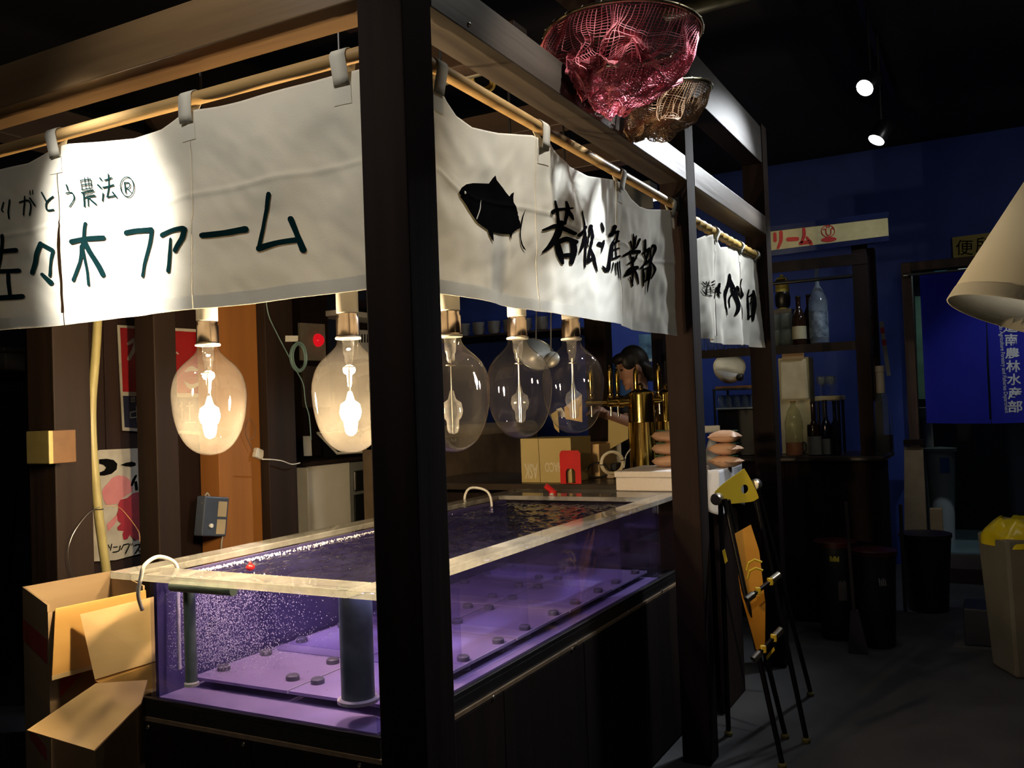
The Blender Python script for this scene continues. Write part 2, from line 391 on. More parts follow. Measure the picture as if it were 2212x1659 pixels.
# noren 1 : farm curtain
def f1(u, t):
    return .012*math.sin(u*9+1.2)*t+.010*math.sin(u*17+.5+2*t)*t*(1-.3*t)+.010*math.exp(-((u-.63)/.05)**2)*(1-t)+.018*math.exp(-((u-.36)/.10)**2)*math.exp(-((t-.35)/.22)**2)-.012*math.exp(-((u-.25)/.06)**2)*math.exp(-((t-.5)/.3)**2) + .006*noise.noise((u*5, t*4, 2))
n1 = Noren('noren_curtain', 'white canvas curtain lettered in teal ink for the farm, hung on the pale wooden rod', 'x', 0.0,
           [(-150, 420), (-60, 400), (0, 366), (60, 352), (100, 330), (125, 318), (150, 311), (220, 306), (290, 299), (350, 280), (392, 252), (415, 243), (440, 237), (520, 218), (620, 190), (715, 165), (775, 150)],
           [(-150, 735), (0, 716), (130, 702), (260, 687), (400, 672), (600, 648), (785, 627), (795, 626)], (-1, 0, 0), f1)
ya, yb, yc, yd = n1.uz(-140, 700)[0], n1.uz(129, 560)[0], n1.uz(420, 440)[0], .066
n1.panel(yb+.002, ya, notch=lambda a, b: (1-a)**8*.012*max(0, min(1, (.62-b)*6)))
n1.panel(yc+.001, yb-.002, notch=lambda a, b: -.0)
n1.panel(yd, yc-.001)
for px, py in ((740, 135), (412, 225), (122, 300), (-120, 355)): n1.loop(max(n1.uz(px, py)[0], .105), rodz, .0175)
z3 = zc(0, 320, .2411); z1 = zc(0, 0, .3617)
n1.ink('lettering', [
 z3([(60,790),(45,920),(25,1100),(15,1290)],[34,34,34,26]), z3([(-60,945),(170,918)],42), z3([(-0,1112),(190,1100)],40), z3([(105,1130),(130,1310)],30), z3([(-40,1358),(225,1332)],48),
 z3([(-90,800),(-130,960),(-180,1060)],36), z3([(-130,950),(-130,1330)],32),
 z3([(375,858),(330,960),(290,1118)],[44,40,36]), z3([(375,858),(475,915)],36), z3([(480,925),(455,1030),(430,1140)],[30,22,26]), z3([(365,1128),(440,1205)],[30,46]),
 z3([(765,675),(752,800),(742,895)],[30,34,40]), z3([(635,838),(760,815),(922,802)],44), z3([(738,880),(718,1020),(652,1178)],[44,30,38]), z3([(765,845),(840,990),(918,1138)],[44,42,40]), z3([(746,900),(775,1060),(803,1225)],[26,22,24]),
 z3([(1132,758),(1250,745),(1388,737)],46), z3([(1390,740),(1365,880),(1290,1145)],[40,36,34]),
 z3([(1490,785),(1595,745),(1690,728)],[44,42,46]), z3([(1702,735),(1680,820),(1622,925)],[46,44,42]), z3([(1580,822),(1572,960),(1565,1108)],[24,32,36]),
 z1([(1222,1408),(1340,1390),(1460,1368)],[34,36,40]), z1([(1628,1165),(1580,1330),(1540,1480)],[28,24,30]), z1([(1540,1482),(1660,1450),(1775,1432)],[40,32,34]), z1([(1738,1308),(1772,1400),(1808,1492)],[36,30,40])], M_ink)
n1.ink('small_lettering', [
 z3([(45,488),(34,550),(48,572)],13), z3([(95,465),(90,560),(105,635)],14), z3([(-90,470),(-20,455)],13), z3([(-60,420),(-55,560)],13), z3([(-20,480),(-70,570),(-95,540),(-40,505),(-10,540),(-30,590)],12),
 z3([(190,488),(262,470),(282,505),(274,600)],14), z3([(238,435),(222,600)],13), z3([(285,452),(318,515)],16), z3([(287,385),(290,420)],9), z3([(309,380),(312,415)],9),
 z3([(392,400),(430,485)],14), z3([(485,436),(425,495),(430,555),(485,552)],14),
 z3([(594,328),(606,376)],11), z3([(588,402),(638,398),(656,450),(615,522)],11),
 *[z3([(722,y),(820,y-11)],9) for y in (290,330,371)], *[z3([(x,y0),(x,y1)],8) for x,y0,y1 in ((724,290,371),(765,266,367),(796,262,363),(820,280,360))],
 z3([(718,396),(836,380)],12), z3([(735,396),(742,520)],13), z3([(752,416),(830,405)],9), z3([(745,440),(846,425)],12), z3([(775,442),(776,516)],11), z3([(790,450),(850,500)],15),
 z3([(900,268),(912,288)],13), z3([(880,330),(906,357)],15), z3([(921,404),(909,470)],13), z3([(940,287),(1010,266)],13), z3([(925,352),(1027,331)],14), z3([(977,234),(978,340)],12), z3([(975,352),(955,437)],12), z3([(955,437),(1040,424)],12), z3([(1010,395),(1047,441)],15),
 z3([(1157+62*math.cos(a*math.pi/12), 350+87*math.sin(a*math.pi/12)) for a in range(25)], 9, tip=False),
 z3([(1133,310),(1138,405)],10), z3([(1133,312),(1178,318),(1176,352),(1140,364)],10), z3([(1150,362),(1187,396)],10)], M_ink, kind='stuff')
# noren 2 : fish curtain
def f2(u, t):
    return .016*math.sin(u*6.5+.6)*t+.012*math.sin(u*13+1+t*2.5)*t*(1-.4*t)+.012*math.exp(-((u-.76)/.035)**2)*(1-t*.6)+.014*math.exp(-((u-.9-.12*t)/.05)**2)*math.exp(-((t-.35)/.3)**2)-.012*math.exp(-((u-1.05-.1*t)/.06)**2)*(1-t)*t*3+.006*noise.noise((u*5, t*4, 7))
n2 = Noren('noren_curtain', 'white canvas curtain with a black fish and brush lettering between the two tall posts', 'y', 0.0,
           [(930, 160), (945, 180), (965, 220), (985, 250), (1020, 275), (1075, 288), (1150, 292), (1165, 300), (1187, 312), (1205, 335), (1230, 360), (1270, 380), (1320, 388), (1340, 394), (1350, 408), (1364, 429), (1381, 446), (1398, 452), (1437, 453), (1452, 455)],
           [(930, 633), (945, 636), (1160, 669), (1165, 671), (1332, 701), (1334, 704), (1453, 725)], (0, -1, 0), f2)
x0, x1, x2, x3 = .066, n2.uz(1165, 500)[0], n2.uz(1335, 550)[0], n2.uz(1453, 600)[0]
n2.panel(x0, x1-.001); n2.panel(x1+.001, x2-.0015); n2.panel(x2+.0015, min(x3, P2-.065))
for px, py in ((942, 150), (1168, 290), (1338, 385), (1449, 445)): n2.loop(min(max(n2.uz(px, py)[0], .092), P2-.10), rodz, .0175)
z4 = zc(940, 340, .2411)
fish = [(195,300),(215,275),(265,243),(330,232),(470,236),(500,190),(528,163),(540,205),(580,255),(620,300),(660,350),(680,325),(703,312),(695,360),(698,400),(725,450),(735,470),(748,500),(745,512),(762,535),(760,548),(778,570),(790,600),(795,560),(810,510),(835,452),(820,520),(805,600),(794,660),(800,720),(817,775),(853,830),(825,815),(800,770),(785,700),(782,630),(760,642),(750,640),(738,655),(722,658),(712,672),(700,675),(690,700),(683,742),(672,715),(660,690),(600,690),(540,682),(490,675),(487,700),(490,760),(465,735),(445,700),(435,655),(400,630),(350,595),(320,555),(285,500),(240,420),(195,345),(210,352),(190,320)]
n2.ink('fish_emblem', [refine(([V((940+a*.2411, 340+b*.2411, 0)) for a, b in fish], [tuple(range(len(fish)))]), 5)], M_blk)
n2.ink('fish_eye', [z4([(233,314),(233,328)],[16,16])], M_canvas, .0062)
n2.ink('fish_gill', [z4([(378,390),(366,470),(332,556)],[3,9,8])], M_canvas, .0062)
n2.ink('lettering', [
 z4([(1070,395),(1085,480),(1098,610)],[20,26,22]), z4([(1148,400),(1158,480),(1140,600)],[14,28,18]), z4([(1040,495),(1085,472),(1182,462)],[40,34,16]), z4([(1150,470),(1175,520),(1188,565)],[30,24,10]),
 z4([(975,650),(1085,618),(1205,690)],[18,46,30]), z4([(1115,590),(1085,690),(1035,780),(975,850)],[52,62,50,8]),
 z4([(1080,760),(1100,860),(1120,950)],[40,50,26]), z4([(1085,765),(1150,735),(1215,765)],[40,46,40]), z4([(1195,760),(1208,850),(1198,950)],[42,52,34]), z4([(1115,885),(1160,880),(1215,880)],[36,40,36]),
 z4([(1235,705),(1285,655),(1335,625)],[34,36,24]), z4([(1290,490),(1300,600),(1305,760),(1310,985)],[22,44,38,16]), z4([(1290,690),(1272,790),(1250,862)],[30,32,6]), z4([(1320,720),(1340,800)],[26,16]),
 z4([(1392,618),(1362,690),(1345,770)],[36,30,8]), z4([(1392,625),(1398,700),(1390,780)],[26,32,22]), z4([(1388,760),(1362,850),(1338,940)],[40,38,30]), z4([(1338,938),(1385,915),(1415,915)],[30,34,20]), z4([(1388,830),(1420,910),(1447,1020)],[28,40,10]),
 z4([(1480,590),(1492,640),(1495,668)],[16,26,10]), z4([(1460,775),(1485,780),(1500,745)],[40,36,10]), z4([(1488,790),(1480,850)],[24,4]), z4([(1485,975),(1520,1015),(1538,920),(1558,800),(1600,725)],[8,34,26,24,10]),
 z4([(1612,620),(1580,690),(1545,705)],[36,34,16]), z4([(1560,690),(1638,665)],[26,26]), z4([(1636,670),(1612,760),(1560,800)],[22,24,10]),
 z4([(1575,770),(1566,900)],18), z4([(1570,775),(1638,750)],16), z4([(1605,755),(1606,905)],15), z4([(1570,835),(1636,815)],13), z4([(1566,915),(1638,885)],18),
 z4([(1575,950),(1556,1022)],[20,10]), z4([(1600,955),(1602,1055)],[18,6]), z4([(1618,945),(1626,1082)],[18,6]), z4([(1636,935),(1641,1095)],[14,6]),
 z4([(1765,688),(1772,760),(1770,835)],[12,22,18]), z4([(1795,705),(1785,770),(1778,835)],[14,20,16]), z4([(1735,755),(1755,825)],[18,20]), z4([(1835,735),(1795,815)],[26,14]),
 z4([(1665,885),(1745,850),(1842,845)],[16,34,34]), z4([(1735,870),(1765,930)],18), z4([(1812,865),(1785,930)],18), z4([(1712,958),(1760,935),(1805,900)],[14,22,20]), z4([(1680,1060),(1740,1005),(1830,985)],[14,40,34]),
 z4([(1768,900),(1768,1010),(1768,1140)],[26,34,16]), z4([(1750,1030),(1680,1062)],[30,26]), z4([(1790,1010),(1820,1060),(1846,1128)],[34,40,16]), z4([(1735,1075),(1770,1145)],[12,26]),
 z4([(1885,740),(1898,825)],[18,24]), z4([(1880,858),(1932,815)],[20,24]), z4([(1890,850),(1905,915)],[14,16]), z4([(1928,835),(1900,945)],[22,14]), z4([(1862,992),(1935,918)],[14,28]),
 z4([(1882,985),(1892,1060),(1900,1148)],[14,26,12]), z4([(1890,1000),(1928,985)],15), z4([(1925,985),(1926,1095)],[18,18]), z4([(1895,1115),(1928,1090)],15),
 z4([(1945,830),(1942,1000),(1932,1205)],[18,22,4]), z4([(1945,835),(1968,785),(1980,830),(1948,935)],[10,22,22,10]), z4([(1950,935),(1976,1000),(1952,1085)],[10,22,8])], M_blk)
# noren 3 : short curtain in the second bay
def f3(u, t): return .02*math.sin(u*11+.5)*t+.014*math.sin(u*23+1+t*2)*t+.012*math.exp(-((u-2.55)/.05)**2)*(1-t)+.005*noise.noise((u*5, t*4, 11))
n3 = Noren('noren_curtain', 'narrow white canvas curtain with bold brush writing on the bamboo rod', 'y', 0.0,
           [(1500, 518), (1508, 515), (1522, 509), (1540, 506), (1549, 520), (1555, 534), (1575, 533), (1592, 535), (1600, 538), (1620, 546), (1634, 558), (1642, 565)],
           [(1500, 729), (1516, 732), (1560, 742), (1600, 747), (1605, 742), (1637, 751), (1645, 752)], (0, -1, 0), f3)
a0, a1, a2, a3 = P2+.07, n3.uz(1547, 600)[0], n3.uz(1602, 640)[0], P3-.075
n3.panel(a0, a1-.001, 40, 40); n3.panel(a1+.001, a2-.012, 40, 40); n3.panel(a2+.002, a3, 40, 40)
for px, py in ((1542, 500), (1596, 530), (1634, 548)): n3.loop(min(n3.uz(px, py)[0], a3-.03), rodz-.02, .0245)
z6 = zc(1490, 460, .193)
n3.ink('lettering', [
 z6([(120,775),(138,802)],10), z6([(125,828),(192,815)],9), z6([(150,772),(158,830)],8), z6([(178,765),(166,820)],8), z6([(150,838),(150,912)],10), z6([(192,830),(196,910)],10), z6([(150,862),(190,856)],7), z6([(150,888),(190,883)],7), z6([(112,858),(150,918),(232,932)],[6,10,8]),
 z6([(212,778),(285,760)],10), z6([(245,752),(248,780)],9), z6([(212,808),(292,795)],10), z6([(225,806),(216,890),(204,930)],[9,9,4]), z6([(245,832),(287,826)],8), z6([(245,862),(290,856)],8), z6([(245,892),(297,886)],8), z6([(268,815),(268,890)],9),
 z6([(315,830),(302,945)],[10,6]), z6([(343,792),(332,870),(352,900)],[20,26,8]), z6([(330,900),(345,950)],[16,4]),
 z6([(440,688),(440,760),(405,870),(395,960),(425,1140)],[18,30,44,26,8]), z6([(445,745),(472,880),(500,1040),(478,1140)],[26,40,36,14]), z6([(470,880),(440,960),(440,1060)],[20,10,6]),
 z6([(500,828),(515,900),(545,975)],[22,30,8]), z6([(590,738),(568,830),(598,920),(570,965)],[14,34,38,14]), z6([(565,965),(598,1060),(606,1190)],[10,16,10]), z6([(560,1000),(565,1280)],[6,4]),
 z6([(655,858),(652,1010),(660,1180)],[12,26,26]), z6([(712,875),(724,1030),(722,1200)],[28,36,20]), z6([(662,940),(715,890)],[14,24]), z6([(680,1010),(720,985)],14), z6([(668,1165),(722,1140)],[22,20]), z6([(692,900),(690,1140)],9)], M_blk)
# ================================================================ fish tank
M_acr = glass('acrylic_rim', (.93, .95, .92), 1.49, .04, .38, (.90, .88, .82))
M_tg = glass('tank_glass', (.86, .84, .97), 1.45, 0, .015, (.5, .5, .6))
M_water = glass('water', (.66, .62, .86), 1.33, .015, .03, (.55, .55, .7))
M_tfl = mat('violet_lit_floor_panel', (.33, .27, .46), (.26, .21, .38), 5, .5)  # violet light on the tank floor put into its colour
M_tbk = mat('violet_lit_back_panel', (.075, .062, .18), (.05, .043, .14), 3, .45)  # violet light on the back of the tank put into its colour
M_pvc = mat('grey_green_pvc', (.20, .27, .25), (.10, .15, .14), 14, .5)
M_wtube = mat('white_silicone_tube', (.85, .84, .80), None, 9, .3)
M_red = mat('red_plastic', (.65, .02, .02), None, 8, .3)
RX0, RX1, RY0, RY1, RZ = .035, 2.47, .13, 1.05, 1.085
GX0, GX1, GY0, GY1, GZ0 = .09, 2.17, .18, .955, .73
tk = thing('fish_tank', 'large rectangular acrylic fish tank with violet water and a wide clear rim', 'tank', (1.2, .57, .685))
for lo, hi in (((RX0, RY0), (RX1, RY0+.085)), ((RX0, RY1-.085), (RX1, RY1)), ((RX0, RY0+.0855), (RX0+.10, RY1-.0855)), ((RX1-.34, RY0+.0855), (RX1, RY1-.0855))):
    mk('rim', box((lo[0], lo[1], RZ-.02), (hi[0], hi[1], RZ)), M_acr, tk, bevel=.003)
T = .012
mk('glass_pane', box((GX0, GY0, GZ0), (GX0+T, GY1, RZ-.0205)), M_tg, tk)
mk('glass_pane', box((GX0+T+.0005, GY0, GZ0), (GX1, GY0+T, RZ-.0205)), M_tg, tk)
mk('glass_pane', box((GX1-T, GY0+T+.0005, GZ0), (GX1, GY1-T, RZ-.0205)), M_tg, tk)
mk('back_panel', box((GX0+T+.0005, GY1-T, GZ0), (GX1, GY1, RZ-.0205)), M_tbk, tk)
mk('base_tray', join(box((.07, .16, .685), (RX1-.05, .975, .72)), box((.07, .16, .72), (.085, .975, .735)), box((.085, .16, .72), (RX1-.05, .175, .735))), M_black, tk, bevel=.002)
# floor plates on feet, each plate of its own
xs = [GX0+.11, .52, .91, 1.32, 1.73, GX1-.02]
for i in range(5):
    for j, (y0, y1) in enumerate(((GY0+.06, .56), (.568, GY1-.03))):
        pl = mk('floor_plate', box((xs[i]+.004, y0, .752), (xs[i+1]-.004, y1, .76)), M_tfl, tk)
        mk('plate_edge', box((xs[i]+.004, y0-.0035, .752), (xs[i+1]-.004, y0-.0005, .761)), mat('pale_plate_edge', (.62, .58, .72), None, 5, .4), pl)
mk('tank_floor', box((GX0+T, GY0+T, .721), (GX1-T, GY1-T, .73)), M_tfl, tk)
M_ft = mat('grey_foot', (.12, .12, .15), None, 9, .5)
for i in range(5):
    for k, fx in enumerate((.12, .36)):
        for y in (GY0+.085, .53, .62, GY1-.07):
            x = xs[i]+fx*(xs[i+1]-xs[i])/.44
            mk('foot', lathe([(.018, .731), (.02, .733), (.02, .740), (.016, .741), (.02, .743), (.02, .7515)], (x, y, 0), 14), M_ft, tk, smooth='auto')
            mk('plate_cap', lathe([(.019, .7605), (.019, .772), (.015, .776)], (x, y, 0), 14), M_ft, tk, smooth='auto')
for i, x in enumerate((.50, .91, 1.32, 1.73)):
    mk('divider', box((x-.002, GY0+T+.001, .79), (x+.002, GY1-T-.002, 1.0)), M_tg, tk)
def wat(a, b):
    x, y = GX0+T+.001+(GX1-GX0-2*T-.002)*a, GY0+T+.001+(GY1-GY0-2*T-.002)*b
    z = 1.052+.008*noise.noise((x*12, y*20, 0))+.0045*noise.noise((x*34, y*52, 4))+.0012*noise.noise((x*90, y*120, 9))
    return (x, y, z)
M_led = emis('violet_led', (.70, .62, 1), 10.0)
for lo, hi in (((GX0+.03, GY0+.018), (GX1-.05, GY0+.034)), ((GX0+.018, GY0+.05), (GX0+.034, GY1-.06))):
    ch = mk('light_channel', join(box((*lo, RZ-.023), (*hi, RZ-.0206)), box((*lo, RZ-.031), ((lo[0]+.002) if hi[1]-lo[1] > .1 else hi[0], hi[1] if hi[1]-lo[1] > .1 else lo[1]+.002, RZ-.0231))), M_steel, tk)
    mk('led_strip', box((lo[0]+.003, lo[1]+.003, RZ-.026), (hi[0]-.002, hi[1]-.002, RZ-.0235)), M_led, ch)
mk('water', grid(wat, 260, 110), M_water, tk, smooth=True)
# bubbles, foam
rb = random.Random(3)
def tiny(c, r):
    c = V(c); return [c+V(d)*r for d in ((1,0,0),(-1,0,0),(0,1,0),(0,-1,0),(0,0,1),(0,0,-1))], [(0,2,4),(2,1,4),(1,3,4),(3,0,4),(2,0,5),(1,2,5),(3,1,5),(0,3,5)]
M_bub = mat('air_bubble', (.75, .75, .85), None, 9, .2)
bl = []
for i in range(6500):
    y = GY1-.03-abs(rb.gauss(0, .17)); x = GX0+T+.01+abs(rb.gauss(0, .12)); z = .80+.24*rb.random()
    if y > GY0+.03: bl.append(tiny((x, y, z), rb.uniform(.0007, .0021)))
mk('bubbles', join(*bl), M_bub, tk, kind='stuff')
bl = []
for i in range(1500):
    a = rb.random()
    if a < .6: x = GX0+.03+rb.random()*1.6*rb.random(); y = GY1-.02-abs(rb.gauss(0, .02))
    else: x = GX0+.03+abs(rb.gauss(0, .05)); y = GY0+.25+rb.random()*.5
    bl.append(tiny((x, min(y, GY1-.016), 1.057), rb.uniform(.001, .004)))
mk('foam', join(*bl), mat('white_foam', (.8, .8, .84), None, 9, .5), tk, kind='stuff')
sp = at(770, 1440, y=.30)
def standpipe(px, py0, y, r, name):
    p = at(px, py0, y=y)
    a = mk(name, lathe([(r, .79), (r, 1.068), (r*.86, 1.068), (r*.86, 1.0)], (p.x, y, 0), 28), M_pvc, tk, smooth='auto')
    mk('flange', lathe([(r*1.25, .781), (r*1.25, .789), (r*1.02, .792)], (p.x, y, 0), 28), M_wtube, a, smooth='auto')
standpipe(772, 1440, .285, .042, 'overflow_pipe')
standpipe(412, 1400, .80, .016, 'drain_pipe')
mk('inlet_pipe', tube([at(372, 1266, y=.84)*1, at(505, 1276, y=.60)], .014, 14), M_pvc, tk, smooth='auto')
# air tubes over the rim
def hose(name, label, pts, r, m, cat='tube', n=8, group=None):
    return mk(name, tube(smooth_pts(pts, 8), r, n), m, label=label, cat=cat, smooth=True, group=group)
e = at(345, 1188, y=.99)
hose('air_tube', 'white air tube looping over the tank corner beside the carton', [(.062, .955, .98), (.030, .93, 1.03), (.0275, .915, 1.075), (.036, .91, 1.108), (.075, .908, 1.125), (.118, .906, 1.112), (.142, .904, 1.085), (.142, .903, 1.02), (.138, .90, .86), (.138, .90, .80)], .0055, M_wtube)
e = at(1085, 1047, y=1.0)
hose('air_tube', 'white air tube arching over the back rim near the printed carton', [(1.98, 1.065, 1.03), (1.98, 1.062, 1.10), (1.985, 1.03, 1.135), (1.99, .96, 1.125), (1.99, .93, 1.09), (1.99, .925, 1.02)], .006, M_wtube)
p = at(541, 1230, z=1.06)
mk('float', join(ball((p.x, p.y, 1.066), .013, (1, 1, .8)), cyl((p.x, p.y, 1.07), (p.x, p.y, 1.082), .004)), M_red, label='small red float on the water near the tank corner', cat='float', smooth=True)
p = at(1195, 1075, z=1.065)
v = thing('air_valve', 'red valve with a white tip on the far side of the tank', 'valve', (p.x, p.y, 1.06))
mk('body', join(cyl((p.x, p.y, 1.06), (p.x, p.y, 1.10), .02), cyl((p.x, p.y, 1.095), (p.x-.02, p.y+.03, 1.125), .014)), M_red, v, smooth='auto')
mk('tip', ball((p.x-.035, p.y-.01, 1.075), .016), M_wtube, v, smooth=True)
mk('bracket', box((p.x-.01, p.y+.02, 1.062), (p.x+.05, p.y+.05, 1.10)), M_black, v, bevel=.003)
# cabinet below the tank
M_cab = wood('dark_brown_cladding', (.014, .008, .007), (.008, .005, .005), 'z', .8, spec=.1)
M_edge = mat('raw_plywood_edge', (.22, .15, .09), (.15, .10, .06), 30, .6)
cb = thing('tank_cabinet', 'dark brown panelled cabinet with raw edge strip carrying the fish tank', 'cabinet', (1.2, .57, 0))
mk('body', box((.082, .172, .0), (RX1-.06, .965, .672)), M_black, cb)
for k, (a, b) in enumerate(((.175, .565), (.568, .965))): mk('panel', box((.066, a, .01), (.081, b, .67)), M_cab, cb, bevel=.002)
for k in range(4): mk('panel', box((.082+k*.585, .154, .01), (.082+k*.585+.582, .171, .67)), M_cab, cb, bevel=.002)
mk('edge_strip', join(box((.066, .154, .673), (.082, .966, .684)), box((.082, .154, .673), (RX1-.06, .172, .684))), M_edge, cb)
for px, py in ((320, 1571), (526, 1608), (777, 1653)):
    q = at(px, py, x=.066); mk('screw', lathe([(.006, 0), (.005, .003), (.001, .004)], (.066, q.y, q.z), 10, axis=(-1, 0, 0)), M_nail, cb)
for px, py in ((1066, 1506), (1236, 1402), (1244, 1393), (1357, 1322), (1430, 1276)):
    q = at(px, py, y=.154); mk('screw', lathe([(.006, 0), (.005, .003), (.001, .004)], (q.x, .154, q.z), 10, axis=(0, -1, 0)), M_nail, cb)
# ================================================================ fishing lamps over the tank
M_cer = mat('white_ceramic', (.78, .76, .70), (.72, .70, .64), 9, .3)
M_cap = mat('nickel_cap', (.70, .58, .48), (.60, .48, .40), 20, .22, 1.)
M_bg = glass('lamp_glass', (.985, .98, .97), 1.5, 0, .009, (.8, .74, .66))
M_arc = emis('burning_arc_tube', (1, .74, .42), BULB_L)
M_arcoff = glass('quartz_arc_tube', (.9, .9, .9), 1.5, .02, .08)
M_wire = mat('inner_wire', (.55, .53, .5), None, 9, .3, 1.)
prof = [(.030, .316), (.031, .300), (.036, .288), (.052, .272), (.072, .254), (.088, .232), (.098, .205), (.1025, .175), (.101, .14), (.095, .10), (.083, .062), (.064, .030), (.040, .010), (.018, .002), (.0005, 0)]
lamps = ((452, 861, 2.56, 1, 'lit round fishing lamp hanging nearest the open carton'),
         (756, 851, 2.46, 1, 'lit round fishing lamp half behind the corner post'),
         (976, 848, 2.43, 0, 'unlit clear fishing lamp just inside the corner post'),
         (1122, 836, 2.82, 0, 'unlit clear fishing lamp in the middle of the unlit three'),
         (1238, 832, 3.00, 0, 'unlit clear fishing lamp beside the brass beer taps'))
for px, py, d, lit, lab in lamps:
    c = at(px, py, d=d); x, y, zb = c.x, c.y, c.z-.160
    t = thing('fishing_lamp', lab, 'lamp', (x, y, zb), 'fishing lamps over the tank')
    g = mk('glass_bulb', lathe([(q.x, q.z+zb) for q in smooth_pts([V((r, 0, z)) for r, z in prof], 3)], (x, y, 0), 48, cap=False), M_bg, t, smooth=True)
    cp = mk('metal_cap', lathe([(.033, zb+.312), (.034, zb+.316), (.031, zb+.319), (.031, zb+.365), (.028, zb+.37), (.028, zb+.378)], (x, y, 0), 28), M_cap, t, smooth='auto')
    mk('collar', lathe([(.034, zb+.309), (.0355, zb+.312), (.034, zb+.3155)], (x, y, 0), 28), M_cer, cp, smooth='auto')
    s = mk('socket', lathe([(.026, zb+.377), (.030, zb+.381), (.030, zb+.47), (.024, zb+.48), (.012, zb+.485)], (x, y, 0), 28), M_cer, t, smooth='auto')
    mk('stem', lathe([(.017, zb+.309), (.015, zb+.27), (.011, zb+.262), (.012, zb+.25), (.007, zb+.24)], (x, y, 0), 16), M_arcoff, t, smooth=True)
    ca, sa = math.cos(.6), math.sin(.6)
    mk('support_wire', join(*[tube(smooth_pts([(x+k*.006*ca, y+k*.006*sa, zb+.25), (x+k*.009*ca, y+k*.009*sa, zb+.20), (x+k*.022*ca, y+k*.022*sa, zb+.13), (x+k*.020*ca, y+k*.020*sa, zb+.05)], 4), .0012, 6) for k in (-1, 1)] + [cyl((x, y, zb+.232), (x, y, zb+.235), .014, n=14)]), M_wire, t)
    mk('arc_tube', lathe([(.001, zb+.048), (.012, zb+.052), (.016, zb+.062), (.017, zb+.085), (.024, zb+.092), (.029, zb+.110), (.025, zb+.132), (.011, zb+.142), (.005, zb+.165), (.001, zb+.167)], (x, y, 0), 20), M_arc if lit else M_arcoff, t, smooth=True)
    mk('cord', cyl((x, y, zb+.485), (x, y, 2.555), .004, n=8), M_black, t)
def spotlight(loc, aim, power, size, blend, col, label, emstr=60, ceil=3.7):
    loc = V(loc); aim = V(aim); d = (aim-loc).normalized()
    t = thing('track_spotlight', label, 'spotlight', loc, 'ceiling track spotlights')
    mk('housing', lathe([(.050, .0), (.052, -.005), (.052, -.10), (.035, -.13), (.0, -.132)], loc, 24, axis=d), M_black, t, smooth='auto')
    mk('lens', lathe([(.046, -.004), (.047, .0005), (.001, .001)], loc, 24, axis=d), emis('lamp_lens', (1, .97, .9), emstr), t)
    top = loc-d*.07
    mk('yoke', tube([top, top+V((0, 0, .06)), V((top.x, top.y, ceil-.045))], .008, 8), M_black, t)
    L = bpy.data.lights.new('spot', 'SPOT'); L.energy = power; L.spot_size = math.radians(size); L.spot_blend = blend; L.color = col; L.shadow_soft_size = .035
    o = bpy.data.objects.new('spot_beam', L); COL.objects.link(o); o.location = loc+d*.02; o.rotation_euler = d.to_track_quat('-Z', 'Y').to_euler()
    SPOTS.append(o); return t
s1 = at(1868, 190, d=5.0); s2 = at(1893, 303, d=5.4)
WARM = (1, .93, .82); COOL = (.92, .96, 1)
spotlight(s1, (2.55, .0, 2.2), 260, 60, .9, COOL, 'bright round track spotlight seen face on above the aisle')
spotlight(s2, (3.5, .1, 1.6), 60, 50, .8, COOL, 'bright track spotlight turned sideways beyond the first one')
spotlight((1.35, -.80, 3.3), (1.05, .0, 2.08), 300, 26, .85, COOL, 'track spotlight over the aisle facing the fish curtain')
spotlight((-1.25, 1.15, 3.3), (0, .98, 2.0), 900, 21, .85, WARM, 'track spotlight facing the farm curtain')
spotlight((-1.28, .35, 3.3), (0, .5, 2.1), 62, 54, .9, WARM, 'wide fill spotlight added out of view to wash the farm curtain and its rod')  # fill lamp added outside the view to lift the whole farm curtain
spotlight((.72, s1.y-.05, 3.3), (.55, .0, 2.08), 95, 38, .9, WARM, 'wide fill spotlight added out of view to wash the fish curtain beside the corner post')  # second added fill lamp, for the fish curtain near the corner post
spotlight((3.4, -1.75, 3.3), (4.6, .05, 2.2), 60, 36, .9, COOL, 'unseen track spotlight added to brighten the bar shelves')  # added out of view to brighten the sign and shelves
spotlight((1.55, -1.75, 3.3), (2.45, -.20, 1.05), 120, 20, .8, WARM, 'narrow unseen track spotlight added to brighten the folding ladder')  # added out of view to brighten the ladder's yellow plates
spotlight((5.4, -1.75, 3.3), (6.9, -1.15, 1.5), 50, 40, .9, COOL, 'unseen track spotlight added to brighten the blue doorway curtain')  # added out of view to put front light on the blue cloth
mk('lighting_track', box((1.2, -1.77, 3.66), (6.2, -1.73, 3.698)), M_black, label='black lighting track on the ceiling leading to the doorway', cat='track')
mk('lighting_track', box((.5, s1.y-.018, 3.66), (5.4, s1.y+.018, 3.698)), M_black, label='black lighting track on the ceiling above the aisle', cat='track')
mk('lighting_track', box((-1.30, -.2, 3.66), (-1.26, 2.2, 3.698)), M_black, label='black lighting track on the ceiling outside the farm curtain', cat='track')
